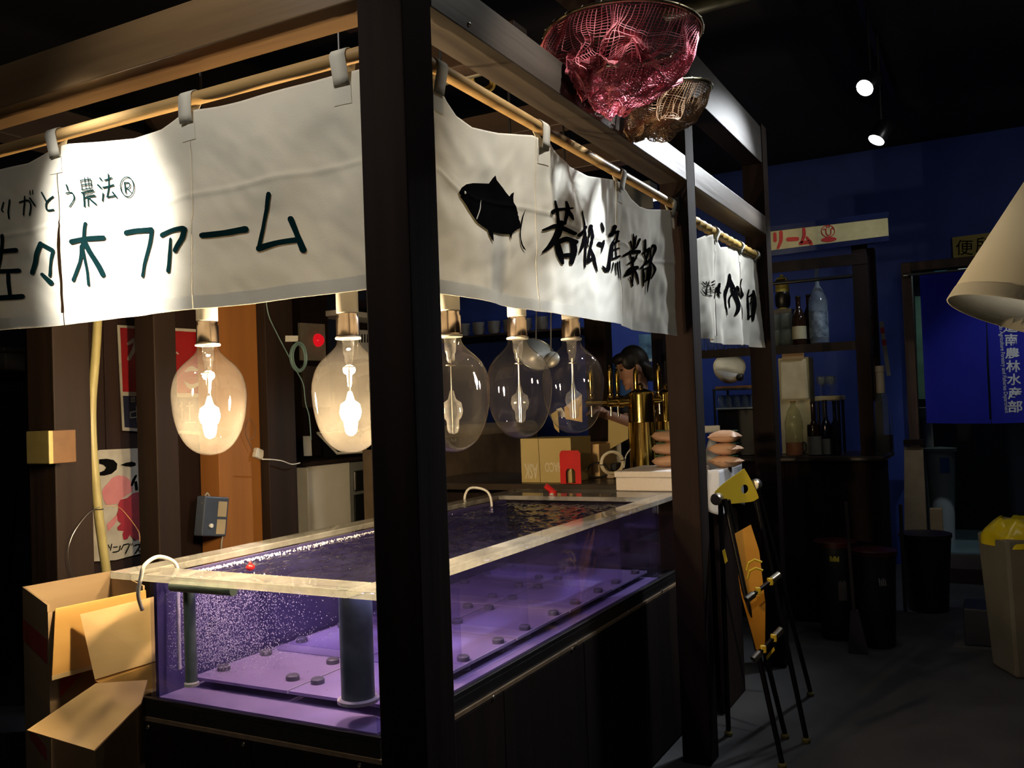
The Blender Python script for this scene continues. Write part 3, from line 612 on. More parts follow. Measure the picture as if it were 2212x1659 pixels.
# ================================================================ timber wall left of the tank
YB = 2.0
M_pl = wood('dark_wall_plank', (.020, .010, .008), (.011, .006, .006), 'z', .7, spec=.15)
wl = thing('wall_left', 'dark wooden plank wall behind the tank', None, (1.2, YB, 0), kind='structure')
xa = at(66, 900, y=YB).x; xb = 1.88
k = 0; x = xa
while x < xb-.02:
    w = min(.16, xb-x); mk('plank', box((x+.0015, YB+.0015*(k % 2), 0), (x+w-.0015, YB+.03, 2.3)), M_pl, wl, bevel=.002); x += w; k += 1
def wpost(pa, pb, yf, dep, m, label, name='timber_post', z1=2.3):
    """post whose front (tank side) face spans two pixel columns"""
    x0, x1 = at(pa, 950, y=yf).x, at(pb, 950, y=yf).x
    mk(name, box((x0, yf, 0), (x1, yf+dep, z1)), m, label=label, cat='post', bevel=.004); return x0, x1
wpost(118, 198, 1.72, .145, M_wbz, 'wide dark brown timber post beside the pale hose')
wpost(338, 386, 1.72, .11, M_wbz, 'square brown timber post standing before the red enamel sign')
mk('orange_board', box((at(470, 900, y=1.86).x, 1.86, 0), (at(575, 900, y=1.86).x, 1.975, 2.25)), M_orz, label='orange cedar board with knots behind the lit lamp', cat='board', bevel=.003)
pd0, pd1 = wpost(580, 640, 1.80, .055, M_wbz, 'dark timber post carrying the coiled cable')
# socket box on the wide post
q = at(98, 965, y=1.72); bx0 = at(100, 965, y=1.62).x
sb = thing('socket_box', 'pale yellow wall box on the side of the wide post', 'box', (bx0, 1.66, q.z-.06))
mk('cover', box((bx0-.004, 1.60, q.z-.055), (bx0+.012, 1.72, q.z+.055)), mat('yellowed_plastic', (.34, .28, .10), (.28, .22, .07), 20, .5), sb, bevel=.003)
mk('case', box((bx0+.0125, 1.605, q.z-.055), (at(118, 965, y=1.72).x-.001, 1.715, q.z+.055)), mat('brown_box_wood', (.11, .05, .014), None, 20, .5), sb, bevel=.002)
# pale hose / pole
hz = [at(a, b, y=1.76) for a, b in ((212, 640), (210, 700), (205, 780), (198, 870), (199, 950), (205, 1030), (213, 1110), (222, 1180), (230, 1240), (236, 1320))]
hp = thing('drain_hose', 'long pale yellow hose hanging down past the posters', 'hose', hz[-1])
hb = mk('hose_body', tube(smooth_pts([hz[0]+V((0, 0, .25))]+hz+[V((hz[-1].x+.02, 1.76, .3)), V((hz[-1].x+.02, 1.76, .0))], 5), .0165, 14), mat('pale_yellow_hose', (.32, .28, .12), (.26, .22, .09), 9, .45), hp, smooth=True)
bz = at(212, 1100, y=1.76)
mk('tie', ring(bz, (0.05, 0, 1), .0178, .002, 20, 6), M_black, hp)
wl_pts = [at(a, b, y=1.70) for a, b in ((215, 1095), (190, 1110), (160, 1150), (147, 1190), (152, 1230), (165, 1255))]
hose('thin_wire', 'thin pale wire curling away left of the hose', wl_pts, .0012, M_steel, 'wire', 6)
hose('thin_wire', 'thin orange wire arching across the white octopus coloured poster', [at(a, b, y=1.74) for a, b in ((225, 1093), (255, 1095), (280, 1120), (300, 1150), (302, 1170))], .0012, mat('orange_wire', (.5, .25, .12), None, 5, .4), 'wire', 6)
# ---- enamel signs
M_sred = mat('red_enamel', (.25, .009, .013), (.20, .007, .010), 7, .3)
M_sblu = mat('navy_enamel', (.012, .014, .035), None, 7, .3)
M_swht = mat('worn_white_enamel', (.38, .36, .31), (.27, .25, .21), 12, .4)
YS = YB-.012
def wallpt(px, py, y): q = at(px, py, y=y); return (q.x, y, q.z)
def onwall(name, vf2, y, m, parent):
    return mk(name, ([V(wallpt(v.x, v.y, y)) for v in vf2[0]], vf2[1]), m, parent)
def quad(pxs, y, th=.004): return prism([wallpt(a, b, y) for a, b in pxs], (0, th, 0))
es = thing('enamel_sign', 'red and navy enamel sign with white lettering half hidden by the square post', 'sign', wallpt(340, 935, YS))
mk('plate', quad([(254, 702), (440, 712), (446, 940), (265, 930)], YS), M_swht, es)
mk('red_field', quad([(260, 708), (434, 718), (438, 850), (266, 846)], YS-.002, .002), M_sred, es)
mk('navy_field', quad([(266, 855), (438, 859), (440, 933), (270, 923)], YS-.002, .002), M_sblu, es)
zs = zc(180, 680, .3374)
l1 = [zs([(288,185),(350,150),(420,140)],[20,30,30]), zs([(338,112),(332,200),(292,282)],[16,28,24]), zs([(400,140),(405,230),(370,290)],26), zs([(480,180),(560,165)],30), zs([(470,260),(500,300),(560,280)],[20,30,18]),
      zs([(650,362),(690,345),(725,352)],[8,34,20]), zs([(650,430),(690,460),(740,440)],[8,34,16]), zs([(595,240),(606,250)],10)]
onwall('white_lettering', join(*l1), YS-.0045, M_swht, es)
l2 = [zs([(305,538),(330,534)],4), zs([(308,528),(309,556)],4), zs([(318,525),(318,556)],4), zs([(327,526),(328,554)],4), zs([(305,557),(331,555)],4), zs([(345,530),(375,528)],4), zs([(346,540),(372,540)],4), zs([(348,530),(349,550)],4), zs([(360,528),(358,560)],4),
      zs([(300,625),(302,660)],8), zs([(300,625),(362,612)],8), zs([(302,660),(362,652)],8), zs([(341,588),(346,688)],9), zs([(620,580),(640,610)],8), zs([(630,560),(632,670)],8), zs([(660,585),(700,580)],8), zs([(680,560),(682,675)],8), zs([(650,690),(720,688)],8)]
tag(onwall('small_lettering', join(*l2), YS-.0045, M_swht, es), kind='stuff')
ps = thing('enamel_sign', 'weathered white poster sign with pink and red blots behind the pale hose', 'sign', wallpt(250, 1210, YS))
mk('plate', quad([(192, 985), (215, 972), (303, 968), (368, 972), (370, 1200), (306, 1195), (250, 1210), (200, 1213), (194, 1120)], YS), M_swht, ps)
zb2 = zc(0, 900, .2712)
def blob(pts, ox=0, oy=900, k=.2712): return refine(([V((ox+a*k, oy+b*k, 0)) for a, b in pts], [tuple(range(len(pts)))]), 30)
onwall('black_mark', join(blob([(790,340),(850,335),(905,345),(935,375),(930,420),(890,455),(830,470),(790,468),(790,445),(830,430),(845,405),(825,385),(790,375)]), blob([(960,385),(1000,368),(1050,358),(1080,368),(1082,390),(1040,398),(1000,396)]),
       zb2([(1110,355),(1140,345)],14), zb2([(1085,470),(1050,545)],[14,20]), zb2([(1085,520),(1092,580)],16)), YS-.003, M_blk, ps)
onwall('pink_blot', join(blob([(860,530),(890,490),(940,468),(1000,475),(1040,510),(1060,570),(1050,600),(1010,625),(960,660),(940,690),(890,700),(850,700),(830,670),(810,600),(830,560)]), blob([(850,860),(880,830),(930,780),(945,800),(920,850),(860,915)])), YS-.003, mat('faded_pink', (.42, .16, .17), (.36, .12, .13), 15, .5), ps)
onwall('red_blot', blob([(960,660),(1010,650),(1060,610),(1100,600),(1125,620),(1150,700),(1150,800),(1130,900),(1100,930),(1110,975),(1080,985),(1050,960),(1035,940),(1015,975),(985,980),(975,940),(985,910),(940,905),(935,880),(965,850),(940,830),(930,780),(945,740),(940,700)]), YS-.0032, mat('dark_red_print', (.25, .012, .025), None, 15, .5), ps)
onwall('bottom_lettering', join(zb2([(862,1022),(872,1045)],8), zb2([(890,1015),(880,1065)],8), zb2([(905,1040),(935,1038)],8), zb2([(900,1080),(945,1070),(958,1030)],9), zb2([(985,1020),(965,1060)],8), zb2([(985,1022),(1030,1018),(1000,1090)],9), zb2([(1040,1012),(1046,1026)],6), zb2([(1055,1010),(1060,1024)],6), zb2([(1075,1025),(1120,1020),(1080,1090)],9), zb2([(1105,1060),(1130,1085)],8)), YS-.003, M_blk, ps)
# ---- power adapter on the wall, cables
q = V(wallpt(450, 1115, 1.88))
pa = thing('power_adapter', 'dark grey power adapter box hanging low on the wall left of the orange board', 'adapter', (q.x, 1.88, q.z-.08))
M_pb = mat('slate_plastic', (.05, .065, .10), None, 10, .45)
mk('case', xf(box((-.07, -.05, -.085), (.07, 0, .085)), Matrix.Translation((q.x, 1.885, q.z)) @ Matrix.Rotation(.15, 4, 'Y')), M_pb, pa, bevel=.006)
mk('label_sticker', xf(join(box((.008, -.052, -.0), (.058, -.0505, .065)), box((.008, -.052, -.075), (.058, -.0505, -.012))), Matrix.Translation((q.x, 1.885, q.z)) @ Matrix.Rotation(.15, 4, 'Y')), mat('beige_sticker', (.38, .30, .18), None, 8, .6), pa)
mk('button', xf(lathe([(.009, -.006), (.009, .006), (.002, .008)], (-.025, -.052, -.04), 14, axis=(0, -1, 0)), Matrix.Translation((q.x, 1.885, q.z)) @ Matrix.Rotation(.15, 4, 'Y')), M_wtube, pa)
mk('cable', tube(smooth_pts([V(wallpt(a, b, 1.85)) for a, b in ((437, 1088), (447, 1065), (458, 1085), (475, 1110), (482, 1145), (478, 1180), (480, 1230))], 5), .004, 8), mat('grey_cable', (.28, .25, .2), None, 9, .5), pa, smooth=True)
cn = thing('cable_connector', 'white plug connector with a cord on the orange board', 'connector', wallpt(560, 985, 1.855))
q = V(wallpt(558, 980, 1.845))
M_cable = mat('white_cable', (.62, .60, .54), None, 9, .4)
mk('plug', cbox(q, (.05, .025, .045), 0, 0, .35), M_cable, cn, bevel=.005)
mk('cord', tube(smooth_pts([V(wallpt(a, b, 1.77)) for a, b in ((566, 992), (590, 993), (610, 996), (630, 1003), (648, 1000))], 5), .003, 8), M_cable, cn, smooth=True)
lp = [V(wallpt(a, b, 1.845)) for a, b in ((548, 975), (538, 955), (530, 930), (538, 905), (548, 918), (550, 940), (540, 950))]
mk('loop', tube(smooth_pts(lp, 5), .0018, 6), mat('brown_wire', (.16, .09, .05), None, 9, .5), cn)
cc = thing('cable_coil', 'teal cable coil hanging on the dark post under the small white label', 'cable', wallpt(643, 800, 1.78))
M_teal = mat('teal_cable', (.14, .22, .21), (.10, .17, .16), 9, .45)
q = V(wallpt(643, 770, 1.785))
for k in range(6): mk('turn', ring(q+V((random.uniform(-.006, .006), -.004*k, random.uniform(-.006, .006))), (0, 1, 0), .052+.004*math.sin(k*2.1), .0032, 30, 8, 1, 1.25), M_teal, cc, smooth=True)
mk('lead', tube(smooth_pts([V(wallpt(a, b, 1.775)) for a, b in ((574, 640), (580, 680), (598, 720), (620, 762), (640, 800), (655, 830), (660, 870), (668, 900), (672, 950))], 5), .0028, 8), M_teal, cc, smooth=True)
mk('price_label', quad([(617, 725), (644, 725), (644, 738), (617, 738)], 1.797, .002), M_white, label='small white label stuck on the dark post', cat='label')
mk('label_card', quad([(655, 942), (672, 942), (674, 985), (657, 985)], 2.02, .003), M_swht, label='grubby white card dangling on wires at the shelf end', cat='card')
# ---- alarm plate with red lamp
YA = 2.62
mk('alarm_column', box((at(655, 800, y=YA).x, YA, 0), (at(712, 800, y=YA).x, YA+.2, 3.2)), M_wbz, label='dark column carrying the red alarm lamp', cat='column', bevel=.004)
al = thing('alarm_lamp', 'white wall plate with a glowing red round lamp', 'alarm', wallpt(678, 780, YA-.02))
mk('plate', quad([(648, 697), (702, 700), (705, 780), (652, 778)], YA-.022, .02), mat('cream_plastic', (.42, .36, .26), None, 8, .5), al, bevel=.003)
q = V(wallpt(686, 735, YA-.023))
mk('red_dome', lathe([(.042, 0), (.040, .014), (.030, .03), (.014, .040), (.001, .043)], q, 26, axis=(0, -1, 0)), mat('red_lamp_dome', (.5, .005, .01), None, 6, .15, emit=(1, .01, .02), estr=.55), al, smooth=True)
mk('bell_box', quad([(655, 790), (712, 792), (714, 880), (660, 880)], YA-.03, .028), mat('brown_steel', (.10, .075, .055), None, 8, .5), label='brown metal box under the alarm lamp', cat='box', bevel=.004)
# ---- counter shelf with tray, white cabinet, grey machine
q = V(wallpt(655, 1000, 2.1)); qe = V(wallpt(930, 1000, 2.1))
mk('shelf_board', box((q.x, 2.1, q.z-.02), (qe.x, 2.6, q.z)), M_wbz, label='brown wooden shelf board behind the corner post', cat='shelf', bevel=.003)
zt = q.z
mk('white_cabinet', join(box((at(665, 1050, y=2.15).x, 2.15, 0), (at(757, 1050, y=2.15).x, 2.6, zt-.021))), M_white, label='white cabinet under the brown shelf board', cat='cabinet', bevel=.006)
gm = thing('ice_machine', 'grey steel machine with a dark door next to the white cabinet', 'machine', (at(790, 1050, y=2.15).x, 2.35, 0))
gx0, gx1 = at(759, 1050, y=2.15).x, at(860, 1050, y=2.15).x
mk('body', box((gx0, 2.16, 0), (gx1, 2.6, zt-.03)), mat('grey_enamel', (.20, .21, .21), None, 8, .4), gm, bevel=.006)
mk('door', box((gx0+.025, 2.145, .2), (gx1-.02, 2.158, zt-.22)), M_black, gm, bevel=.004)
mk('hood', box((gx0+.025, 2.14, zt-.20), (gx1-.02, 2.158, zt-.08)), mat('dull_aluminium', (.4, .4, .38), None, 8, .35, 1.), gm, bevel=.01)
tr = thing('serving_tray', 'dark square tray with a white raised edge on the brown shelf board', 'tray', (at(745, 965, z=zt+.01).x, 2.3, zt))
tc = [at(686, 940, y=2.36), at(729, 984, y=2.13), at(808, 979, y=2.13), at(775, 936, y=2.36)]
tc = [p+V((0, 0, .012)) for p in tc]
mk('base', prism(tc, (0, 0, -.005)), M_black, tr)
mk('edge', tube(tc, .008, 8, closed=True), M_white, tr)
mk('prop', box((tc[0].x+.05, 2.355, zt+.001), (tc[3].x-.05, 2.365, tc[0].z-.012)), M_black, tr)
mk('partition_screen', box((at(772, 800, y=2.72).x, 2.72, 0), (at(772, 800, y=2.72).x+.6, 2.78, 2.3)), M_wbz, label='dark wooden partition behind the slotted white box', cat='partition')
wb = thing('intercom', 'white slotted intercom box on the dark panel above the shelf board', 'intercom', wallpt(790, 775, 2.66))
mk('case', quad([(772, 712), (830, 715), (832, 775), (775, 775)], 2.66, .059), M_white, wb, bevel=.006)
mk('slots', join(*[quad([(775+6*i, 722), (777.5+6*i, 722), (777.5+6*i, 740), (775+6*i, 740)], 2.657, .002) for i in range(5)]), M_black, wb)
mk('wall_shelf', box((at(735, 668, y=2.5).x, 2.5, at(735, 680, y=2.5).z), (at(900, 668, y=2.5).x, 2.719, at(735, 668, y=2.5).z)), M_white, label='white wall shelf partly behind the farm curtain', cat='shelf', bevel=.003)
# far left storage
q = V(wallpt(0, 800, 2.6))
mk('storage_shelf', box((-.5, 2.6, q.z-.03), (q.x+.35, 3.0, q.z)), M_wbz, label='dark shelf in the gap left of the plank wall', cat='shelf')
bq = at(45, 800, y=2.65)
wbx = thing('storage_box', 'greyish white plastic box on the dark shelf', 'box', (bq.x, 2.75, q.z))
mk('body', box((bq.x-.07, 2.65, q.z+.001), (bq.x+.09, 2.85, q.z+.085)), mat('dim_white_plastic', (.30, .30, .28), None, 6, .5), wbx, bevel=.008)
mk('lid', box((bq.x-.08, 2.64, q.z+.086), (bq.x+.10, 2.86, q.z+.105)), mat('dim_white_plastic', (.30, .30, .28)), wbx, bevel=.006)
hg = at(85, 1150, y=2.3)
mk('hanging_cloth', grid(lambda a, b: (hg.x-.16+.30*a*(1-.4*b)+.05*b, 2.28+.03*math.sin(a*14)*(1-b*.5), hg.z-.18+.36*b), 40, 20), cloth('navy_cloth', (.018, .022, .05), .05), label='dark navy cloth hanging in the corner left of the posts', cat='cloth', smooth=True, thick=.004)
# ================================================================ cartons by the tank end
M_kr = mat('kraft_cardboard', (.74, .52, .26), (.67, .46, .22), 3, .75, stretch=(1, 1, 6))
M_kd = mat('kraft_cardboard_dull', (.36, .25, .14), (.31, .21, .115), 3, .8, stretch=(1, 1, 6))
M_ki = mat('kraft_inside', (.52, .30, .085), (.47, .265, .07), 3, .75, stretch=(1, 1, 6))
M_pr = mat('red_print', (.42, .05, .035), None, 8, .7)
zt = .985
c0 = at(103, 1308, z=zt); c1 = at(35, 1258, z=zt); c2 = at(330, 1262, z=zt)
ex = V((c2.x-c0.x, c2.y-c0.y, 0)).normalized(); ey = V((c1.x-c0.x, c1.y-c0.y, 0)).normalized()
dw = .31; dd = .40
C0 = V((c0.x, c0.y, 0))
A = lambda a, b, z: C0+ex*a+ey*b+V((0, 0, z))
ct = thing('carton', 'tall open cardboard carton standing left of the fish tank', 'box', C0+ex*.2+ey*.15)
th = .006
def slab(p, q, z0, z1, n):
    n = V(n)*th; return prism([V((p.x, p.y, z0)), V((q.x, q.y, z0)), V((q.x, q.y, z1)), V((p.x, p.y, z1))], n)
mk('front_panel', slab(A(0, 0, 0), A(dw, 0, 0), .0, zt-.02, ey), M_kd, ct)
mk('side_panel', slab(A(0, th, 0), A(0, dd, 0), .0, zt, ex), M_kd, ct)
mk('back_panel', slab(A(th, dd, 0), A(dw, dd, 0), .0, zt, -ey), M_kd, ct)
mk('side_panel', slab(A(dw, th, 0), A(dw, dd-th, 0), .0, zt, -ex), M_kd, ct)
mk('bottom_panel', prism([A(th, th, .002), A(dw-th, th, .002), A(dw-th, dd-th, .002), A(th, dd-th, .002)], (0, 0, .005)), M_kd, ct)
fl = [A(.02, -.003, zt-.012), A(dw, -.003, zt-.012), A(dw, -.03, zt-.20), A(.0, -.03, zt-.20)]
mk('flap', prism(fl, -ey*.005), M_ki, ct, bevel=.002)
mk('tape', prism([A(.0, -.036, zt-.192), A(dw, -.036, zt-.192), A(dw, -.037, zt-.205), A(.0, -.037, zt-.205)], -ey*.001), mat('clear_tape', (.55, .42, .22), None, 5, .15), ct)
mk('red_triangle', prism([A(.03, -.0005, zt-.215), A(.10, -.0005, zt-.215), A(.03, -.0005, zt-.27)], -ey*.0008), M_pr, ct)
mk('red_stripe', prism([A(-.0006, .02, zt-.10), A(-.0006, dd, zt-.10), A(-.0006, dd, zt-.17), A(-.0006, .02, zt-.17)], -ex*.0006), M_pr, ct)
mk('red_stripe', prism([A(-.0006, .06, zt-.42), A(-.0006, dd*.8, zt-.42), A(-.0006, dd*.8, zt-.46), A(-.0006, .06, zt-.46)], -ex*.0006), M_pr, ct)
# second carton with raised flap and tongue
def P3q(px, py, y): return at(px, py, y=y)
bt = thing('carton', 'cardboard carton with two open flaps wedged beside the tank base', 'box', at(240, 1560, y=1.02))
f_up = [at(173, 1327, d=2.62), at(335, 1288, d=2.70), at(336, 1428, d=2.62), at(205, 1468, d=2.56)]
nrm = (f_up[1]-f_up[0]).cross(f_up[3]-f_up[0]).normalized()
mk('flap', prism(f_up, nrm*.005), M_kr, bt)
mid = [at(205, 1469, d=2.562), at(336, 1429, d=2.622), at(336, 1506, d=2.59), at(212, 1474, d=2.54)]
mk('inner_fold', prism(mid, V((0, 0, -.004))), M_ki, bt)
f_dn = [at(207, 1476, d=2.54), at(334, 1506, d=2.585), at(312, 1540, d=2.50), at(203, 1621, d=2.36), at(58, 1577, d=2.42)]
f_dn = [f_dn[0], f_dn[1], f_dn[2], f_dn[3], f_dn[4]]
nn = (f_dn[3]-f_dn[0]).cross(f_dn[4]-f_dn[0]).normalized()
o0 = f_dn[0]; f_dn = [p-nn*(p-o0).dot(nn) for p in f_dn]
mk('flap', prism(f_dn, nn*-.005 if nn.z > 0 else nn*.005), M_kr, bt)
g0 = at(207, 1476, d=2.535)
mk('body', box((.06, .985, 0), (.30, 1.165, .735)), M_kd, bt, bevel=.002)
# ================================================================ landing nets on the stall beam
def landing_net(label, cp, d, R, bp, bd, m, tilt, seed, fold, nth=130, nt=50, rl=.0015, squash=1.):
    c = at(*cp, d=d); b = at(*bp, d=bd); rn = random.Random(seed)
    ax = V((tilt[0], tilt[1], 1)).normalized(); u, w, _ = frame_of(ax)
    t = thing('landing_net', label, 'net', V((c.x, c.y, c.z)))
    mk('hoop', ring(c, ax, R, .0062, 64, 10), mat('old_aluminium_hoop', (.50, .45, .30), (.36, .32, .2), 14, .3, 1.), t, smooth=True)
    def P(th, s):
        h = c+(u*math.cos(th)+w*math.sin(th))*R*.985
        k = (1-s**2.4); k2 = .16+.84*k
        ctr = c.lerp(b, s**.8) + V((0, 0, -.05*math.sin(math.pi*s)))
        q = ctr+(h-c)*k2
        a = fold*(s**.7)
        q += V((noise.noise((3*math.cos(th), 3*math.sin(th), s*2.5+seed)), noise.noise((3*math.cos(th)+9, 3*math.sin(th), s*2.5+seed)), .8*noise.noise((3*math.cos(th), 3*math.sin(th)+9, s*3+seed))))*a
        q += V((noise.noise((7*math.cos(th), 7*math.sin(th), s*5+seed)), noise.noise((7*math.cos(th)+9, 7*math.sin(th), s*5)), noise.noise((7*math.cos(th), 7*math.sin(th)+5, s*5))))*a*.4
        if q.y > -.075 and q.z < ZB1+.03: q.y = -.075-rn.random()*.004
        return q
    l = []
    for i in range(nth): l.append(tube([P(2*math.pi*(i+.5*(j % 2)*0)/nth, j/nt) for j in range(nt+1)], rl, 3, cap=False))
    for j in range(1, nt+1): l.append(tube([P(2*math.pi*i/nth, j/nt) for i in range(nth)], rl, 3, closed=True))
    mk('mesh_bag', join(*l), m, t, kind='stuff')
    mk('lashing', join(*[tube([c+(u*math.cos(a)+w*math.sin(a))*(R+.008), c+(u*math.cos(a)+w*math.sin(a))*R+V((0, 0, .008)), c+(u*math.cos(a)+w*math.sin(a))*(R-.012)+V((0, 0, -.01))], .0018, 5) for a in [2*math.pi*k/26 for k in range(26)]]), mat('white_cord', (.6, .55, .45), None, 6, .6), t, kind='stuff')
    hd = (u*math.cos(2.6)+w*math.sin(2.6)); hd.z = 0; hd.normalize()
    e = V((c.x-R*.2, .30, c.z+.0)); s0 = c+V((0, R, 0)); s0 = c+(u*(V((0,1,0)).dot(u))+w*(V((0,1,0)).dot(w))).normalized()*R
    mk('handle', cyl(s0, s0+V((.05, .55, .01)), .014, n=14), mat('grey_pole', (.3, .28, .22), None, 6, .4, .6), t, smooth='auto')
    return t
M_pnet = mat('pink_nylon', (.66, .17, .22), (.50, .12, .16), 10, .6)
M_bnet = mat('brown_nylon', (.34, .20, .10), (.24, .14, .07), 10, .6)
landing_net('pink landing net with a metal hoop resting on the stall beam', (1345, 78), 2.92, .252, (1285, 195), 2.80, M_pnet, (.02, .0), 3, .11)
landing_net('smaller brown landing net hanging beyond the pink one', (1448, 205), 3.22, .145, (1392, 272), 3.12, M_bnet, (-.05, .1), 5, .06, 90, 36)
rp = at(1045, 175, y=.45)
mk('rope_coil', join(*[ring(rp+V((0, .004*k, .003*k)), (.3, 1, .2), .055+.004*math.sin(k*1.7), .006, 24, 6, 1, .6) for k in range(5)]), mat('straw_rope', (.36, .27, .08), None, 30, .8), label='small coil of straw rope hanging behind the fish curtain rod', cat='rope', smooth=True)
# pipes and ducts under the ceiling
pz = at(1500, 28, y=-.5); 
pa_, pb_ = at(1480, 20, d=4.6), at(1740, -50, d=5.4)
mk('ceiling_pipe', tube([pa_+(pa_-pb_)*.6, pa_, pb_, pb_+(pb_-pa_)*.4], .045, 18), mat('dull_bronze_duct', (.20, .17, .08), (.10, .085, .04), 9, .4, .5), label='dull bronze pipe running under the ceiling above the nets', cat='pipe', smooth='auto')
for k, (px, py) in enumerate(((60, -10), (250, 15))):
    a = at(px, py, d=3.2)
    mk('ceiling_joist', box((a.x-1.4, a.y-.05, 3.38+.0*k), (a.x+1.4, a.y+.05, 3.52)), wood('dim_purple_brown_timber', (.035, .022, .026), (.02, .013, .016), 'x'), label=('dark joist under the ceiling nearest the farm curtain', 'dark joist under the ceiling over the left beam')[k], cat='joist')
# ================================================================ prep counter beyond the tank
PZ = 1.108
pc = thing('prep_counter', 'dark counter joining the far end of the fish tank', 'counter', (3.2, .7, 0))
mk('low_shelf', box((2.49, .10, RZ-.03), (2.855, .495, RZ)), mat('dark_counter_top', (.05, .038, .03), (.03, .024, .02), 5, .25), pc, bevel=.004)
mk('worktop', prism([(2.49, .50, PZ-.035), (2.86, .50, PZ-.035), (2.86, .10, PZ-.035), (3.22, .10, PZ-.035), (3.22, 1.75, PZ-.035), (2.49, 1.75, PZ-.035)], (0, 0, .035)), mat('dark_counter_top', (.05, .038, .03), (.03, .024, .02), 5, .25), pc, bevel=.004)
mk('body', box((2.52, .14, 0), (3.19, 1.72, RZ-.031)), M_wdz, pc, bevel=.004)
# stained half wall
hz0 = at(1180, 905, y=1.9)
hw = thing('half_wall', 'stained brown half wall with a rounded top paled as a lit edge behind the unlit lamps', 'wall', (3.0, 1.95, 0))
hz = at(1100, 918, y=1.9).z
M_hw = mat('stained_plaster', (.19, .135, .085), (.075, .05, .032), 5, .6, bump=.2, detail=8)
mk('panel', box((2.40, 1.88, 0), (4.4, 1.98, hz-.03)), M_hw, hw, bevel=.004)
mk('cap', tube([(2.40, 1.93, hz-.03), (4.4, 1.93, hz-.03)], .055, 18), mat('lit_edge_cap', (.34, .27, .18), (.26, .2, .13), 9, .4), hw, smooth='auto')  # lit upper edge put into a paler cap colour
# ---- cartons on the counter
def face(px, d=None, **k): return [at(a, b, **k) for a, b in px]
lc = at(1127, 1043, x=2.545); rc = at(1236, 1046, x=2.545); lc.z = rc.z = PZ
sx = V((0, -1, 0)); wd_ = lc.y-rc.y; sy = V((1, 0, 0))
ztop = at(1130, 948, d=(lc-CAM).dot(FW)).z
cx = thing('printed_carton', 'tan cardboard carton with white upside-down lettering behind the red bookend', 'box', lc+sx*wd_/2+sy*.1)
M_tan = mat('tan_cardboard', (.48, .37, .15), (.43, .33, .13), 4, .75)
L0 = V((lc.x, lc.y, PZ+.001)); hh = ztop-PZ
Q = lambda a, b, z: L0+sx*a+sy*b+V((0, 0, z))
mk('body', prism([Q(0, 0, 0), Q(wd_, 0, 0), Q(wd_, .26, 0), Q(0, .26, 0)], (0, 0, hh)), M_tan, cx, bevel=.003)
mk('seam', prism([Q(wd_*.375, -.0006, .002), Q(wd_*.385, -.0006, .002), Q(wd_*.37, -.0006, hh-.002), Q(wd_*.36, -.0006, hh-.002)], sy*.0004), mat('dark_seam', (.08, .05, .02), None, 5, .9), cx)
M_wpr = mat('white_print', (.66, .60, .42), None, 8, .7)
def onbox(s, a0, a1, z0, z1, nm):
    v, f = fit2(type2(s, 1, .02), 0, 0, 1, 1)
    mk(nm, ([Q(a1+(a0-a1)*p.x, -.0010, z1+(z0-z1)*p.y) for p in v], f), M_wpr, cx)      # printed upside down
onbox('ASK', wd_*.06, wd_*.34, .02, .10, 'white_lettering'); onbox('LOHACO', wd_*.48, wd_*1.0-.005, .055, .105, 'white_lettering')
# red bookend
p = at(1233, 1040, x=2.505); p.z = PZ; bx = V((0, -1, 0)); by = V((1, 0, 0))
dd_ = (p-CAM).dot(FW); s_ = dd_/F*1.12
bo = p.copy()
pts = [(-22, 0), (-22, 58), (-18, 64), (18, 64), (22, 58), (22, 0), (10, 0), (10, 24), (6, 29), (-6, 29), (-10, 24), (-10, 0)]
be = thing('bookend', 'bright red metal bookend standing before the printed carton', 'bookend', bo)
mk('plate', prism([V((bo.x, bo.y, PZ+.001))+bx*(a*s_)+V((0, 0, b*s_)) for a, b in pts], by*.002), M_red, be)
mk('foot', prism([V((bo.x, bo.y, PZ+.001))+bx*(a*s_)+by*b for a, b in ((-10, .003), (10, .003), (10, .03), (-10, .03))], (0, 0, .002)), M_red, be)
# open carton behind with flaps and a white liner
oc = at(1225, 1000, d=4.9); oc = V((2.96, oc.y, PZ))
ob_ = thing('open_carton', 'open cardboard carton with lifted flaps and white liner on the dark counter', 'box', oc)
s_ = 4.9/F
def card(px, dep, m, off=.004, nm='flap'):
    q = [at(a, b, d=dd2) for (a, b), dd2 in zip(px, dep)]; n = (q[1]-q[0]).cross(q[2]-q[0]).normalized()
    q = [v-n*(v-q[0]).dot(n) for v in q]; return mk(nm, prism(q, n*off), m, ob_)
zc_ = at(1230, 962, d=4.85).z
mk('body', join(box((oc.x-.12, oc.y-.17, PZ+.001), (oc.x-.114, oc.y+.17, zc_)), box((oc.x+.2, oc.y-.17, PZ+.001), (oc.x+.206, oc.y+.17, zc_)), box((oc.x-.114, oc.y-.17, PZ+.001), (oc.x+.2, oc.y-.164, zc_)), box((oc.x-.114, oc.y+.164, PZ+.001), (oc.x+.2, oc.y+.17, zc_)), box((oc.x-.114, oc.y-.164, PZ+.001), (oc.x+.2, oc.y+.164, PZ+.006))), M_kr, ob_)
card([(1218, 880), (1257, 852), (1258, 912), (1222, 905)], [4.85]*4, M_kr)
card([(1190, 895), (1205, 885), (1208, 935), (1198, 925)], [4.8]*4, M_tan)
card([(1202, 884), (1213, 880), (1226, 902), (1206, 900)], [4.86]*4, M_white, nm='liner')
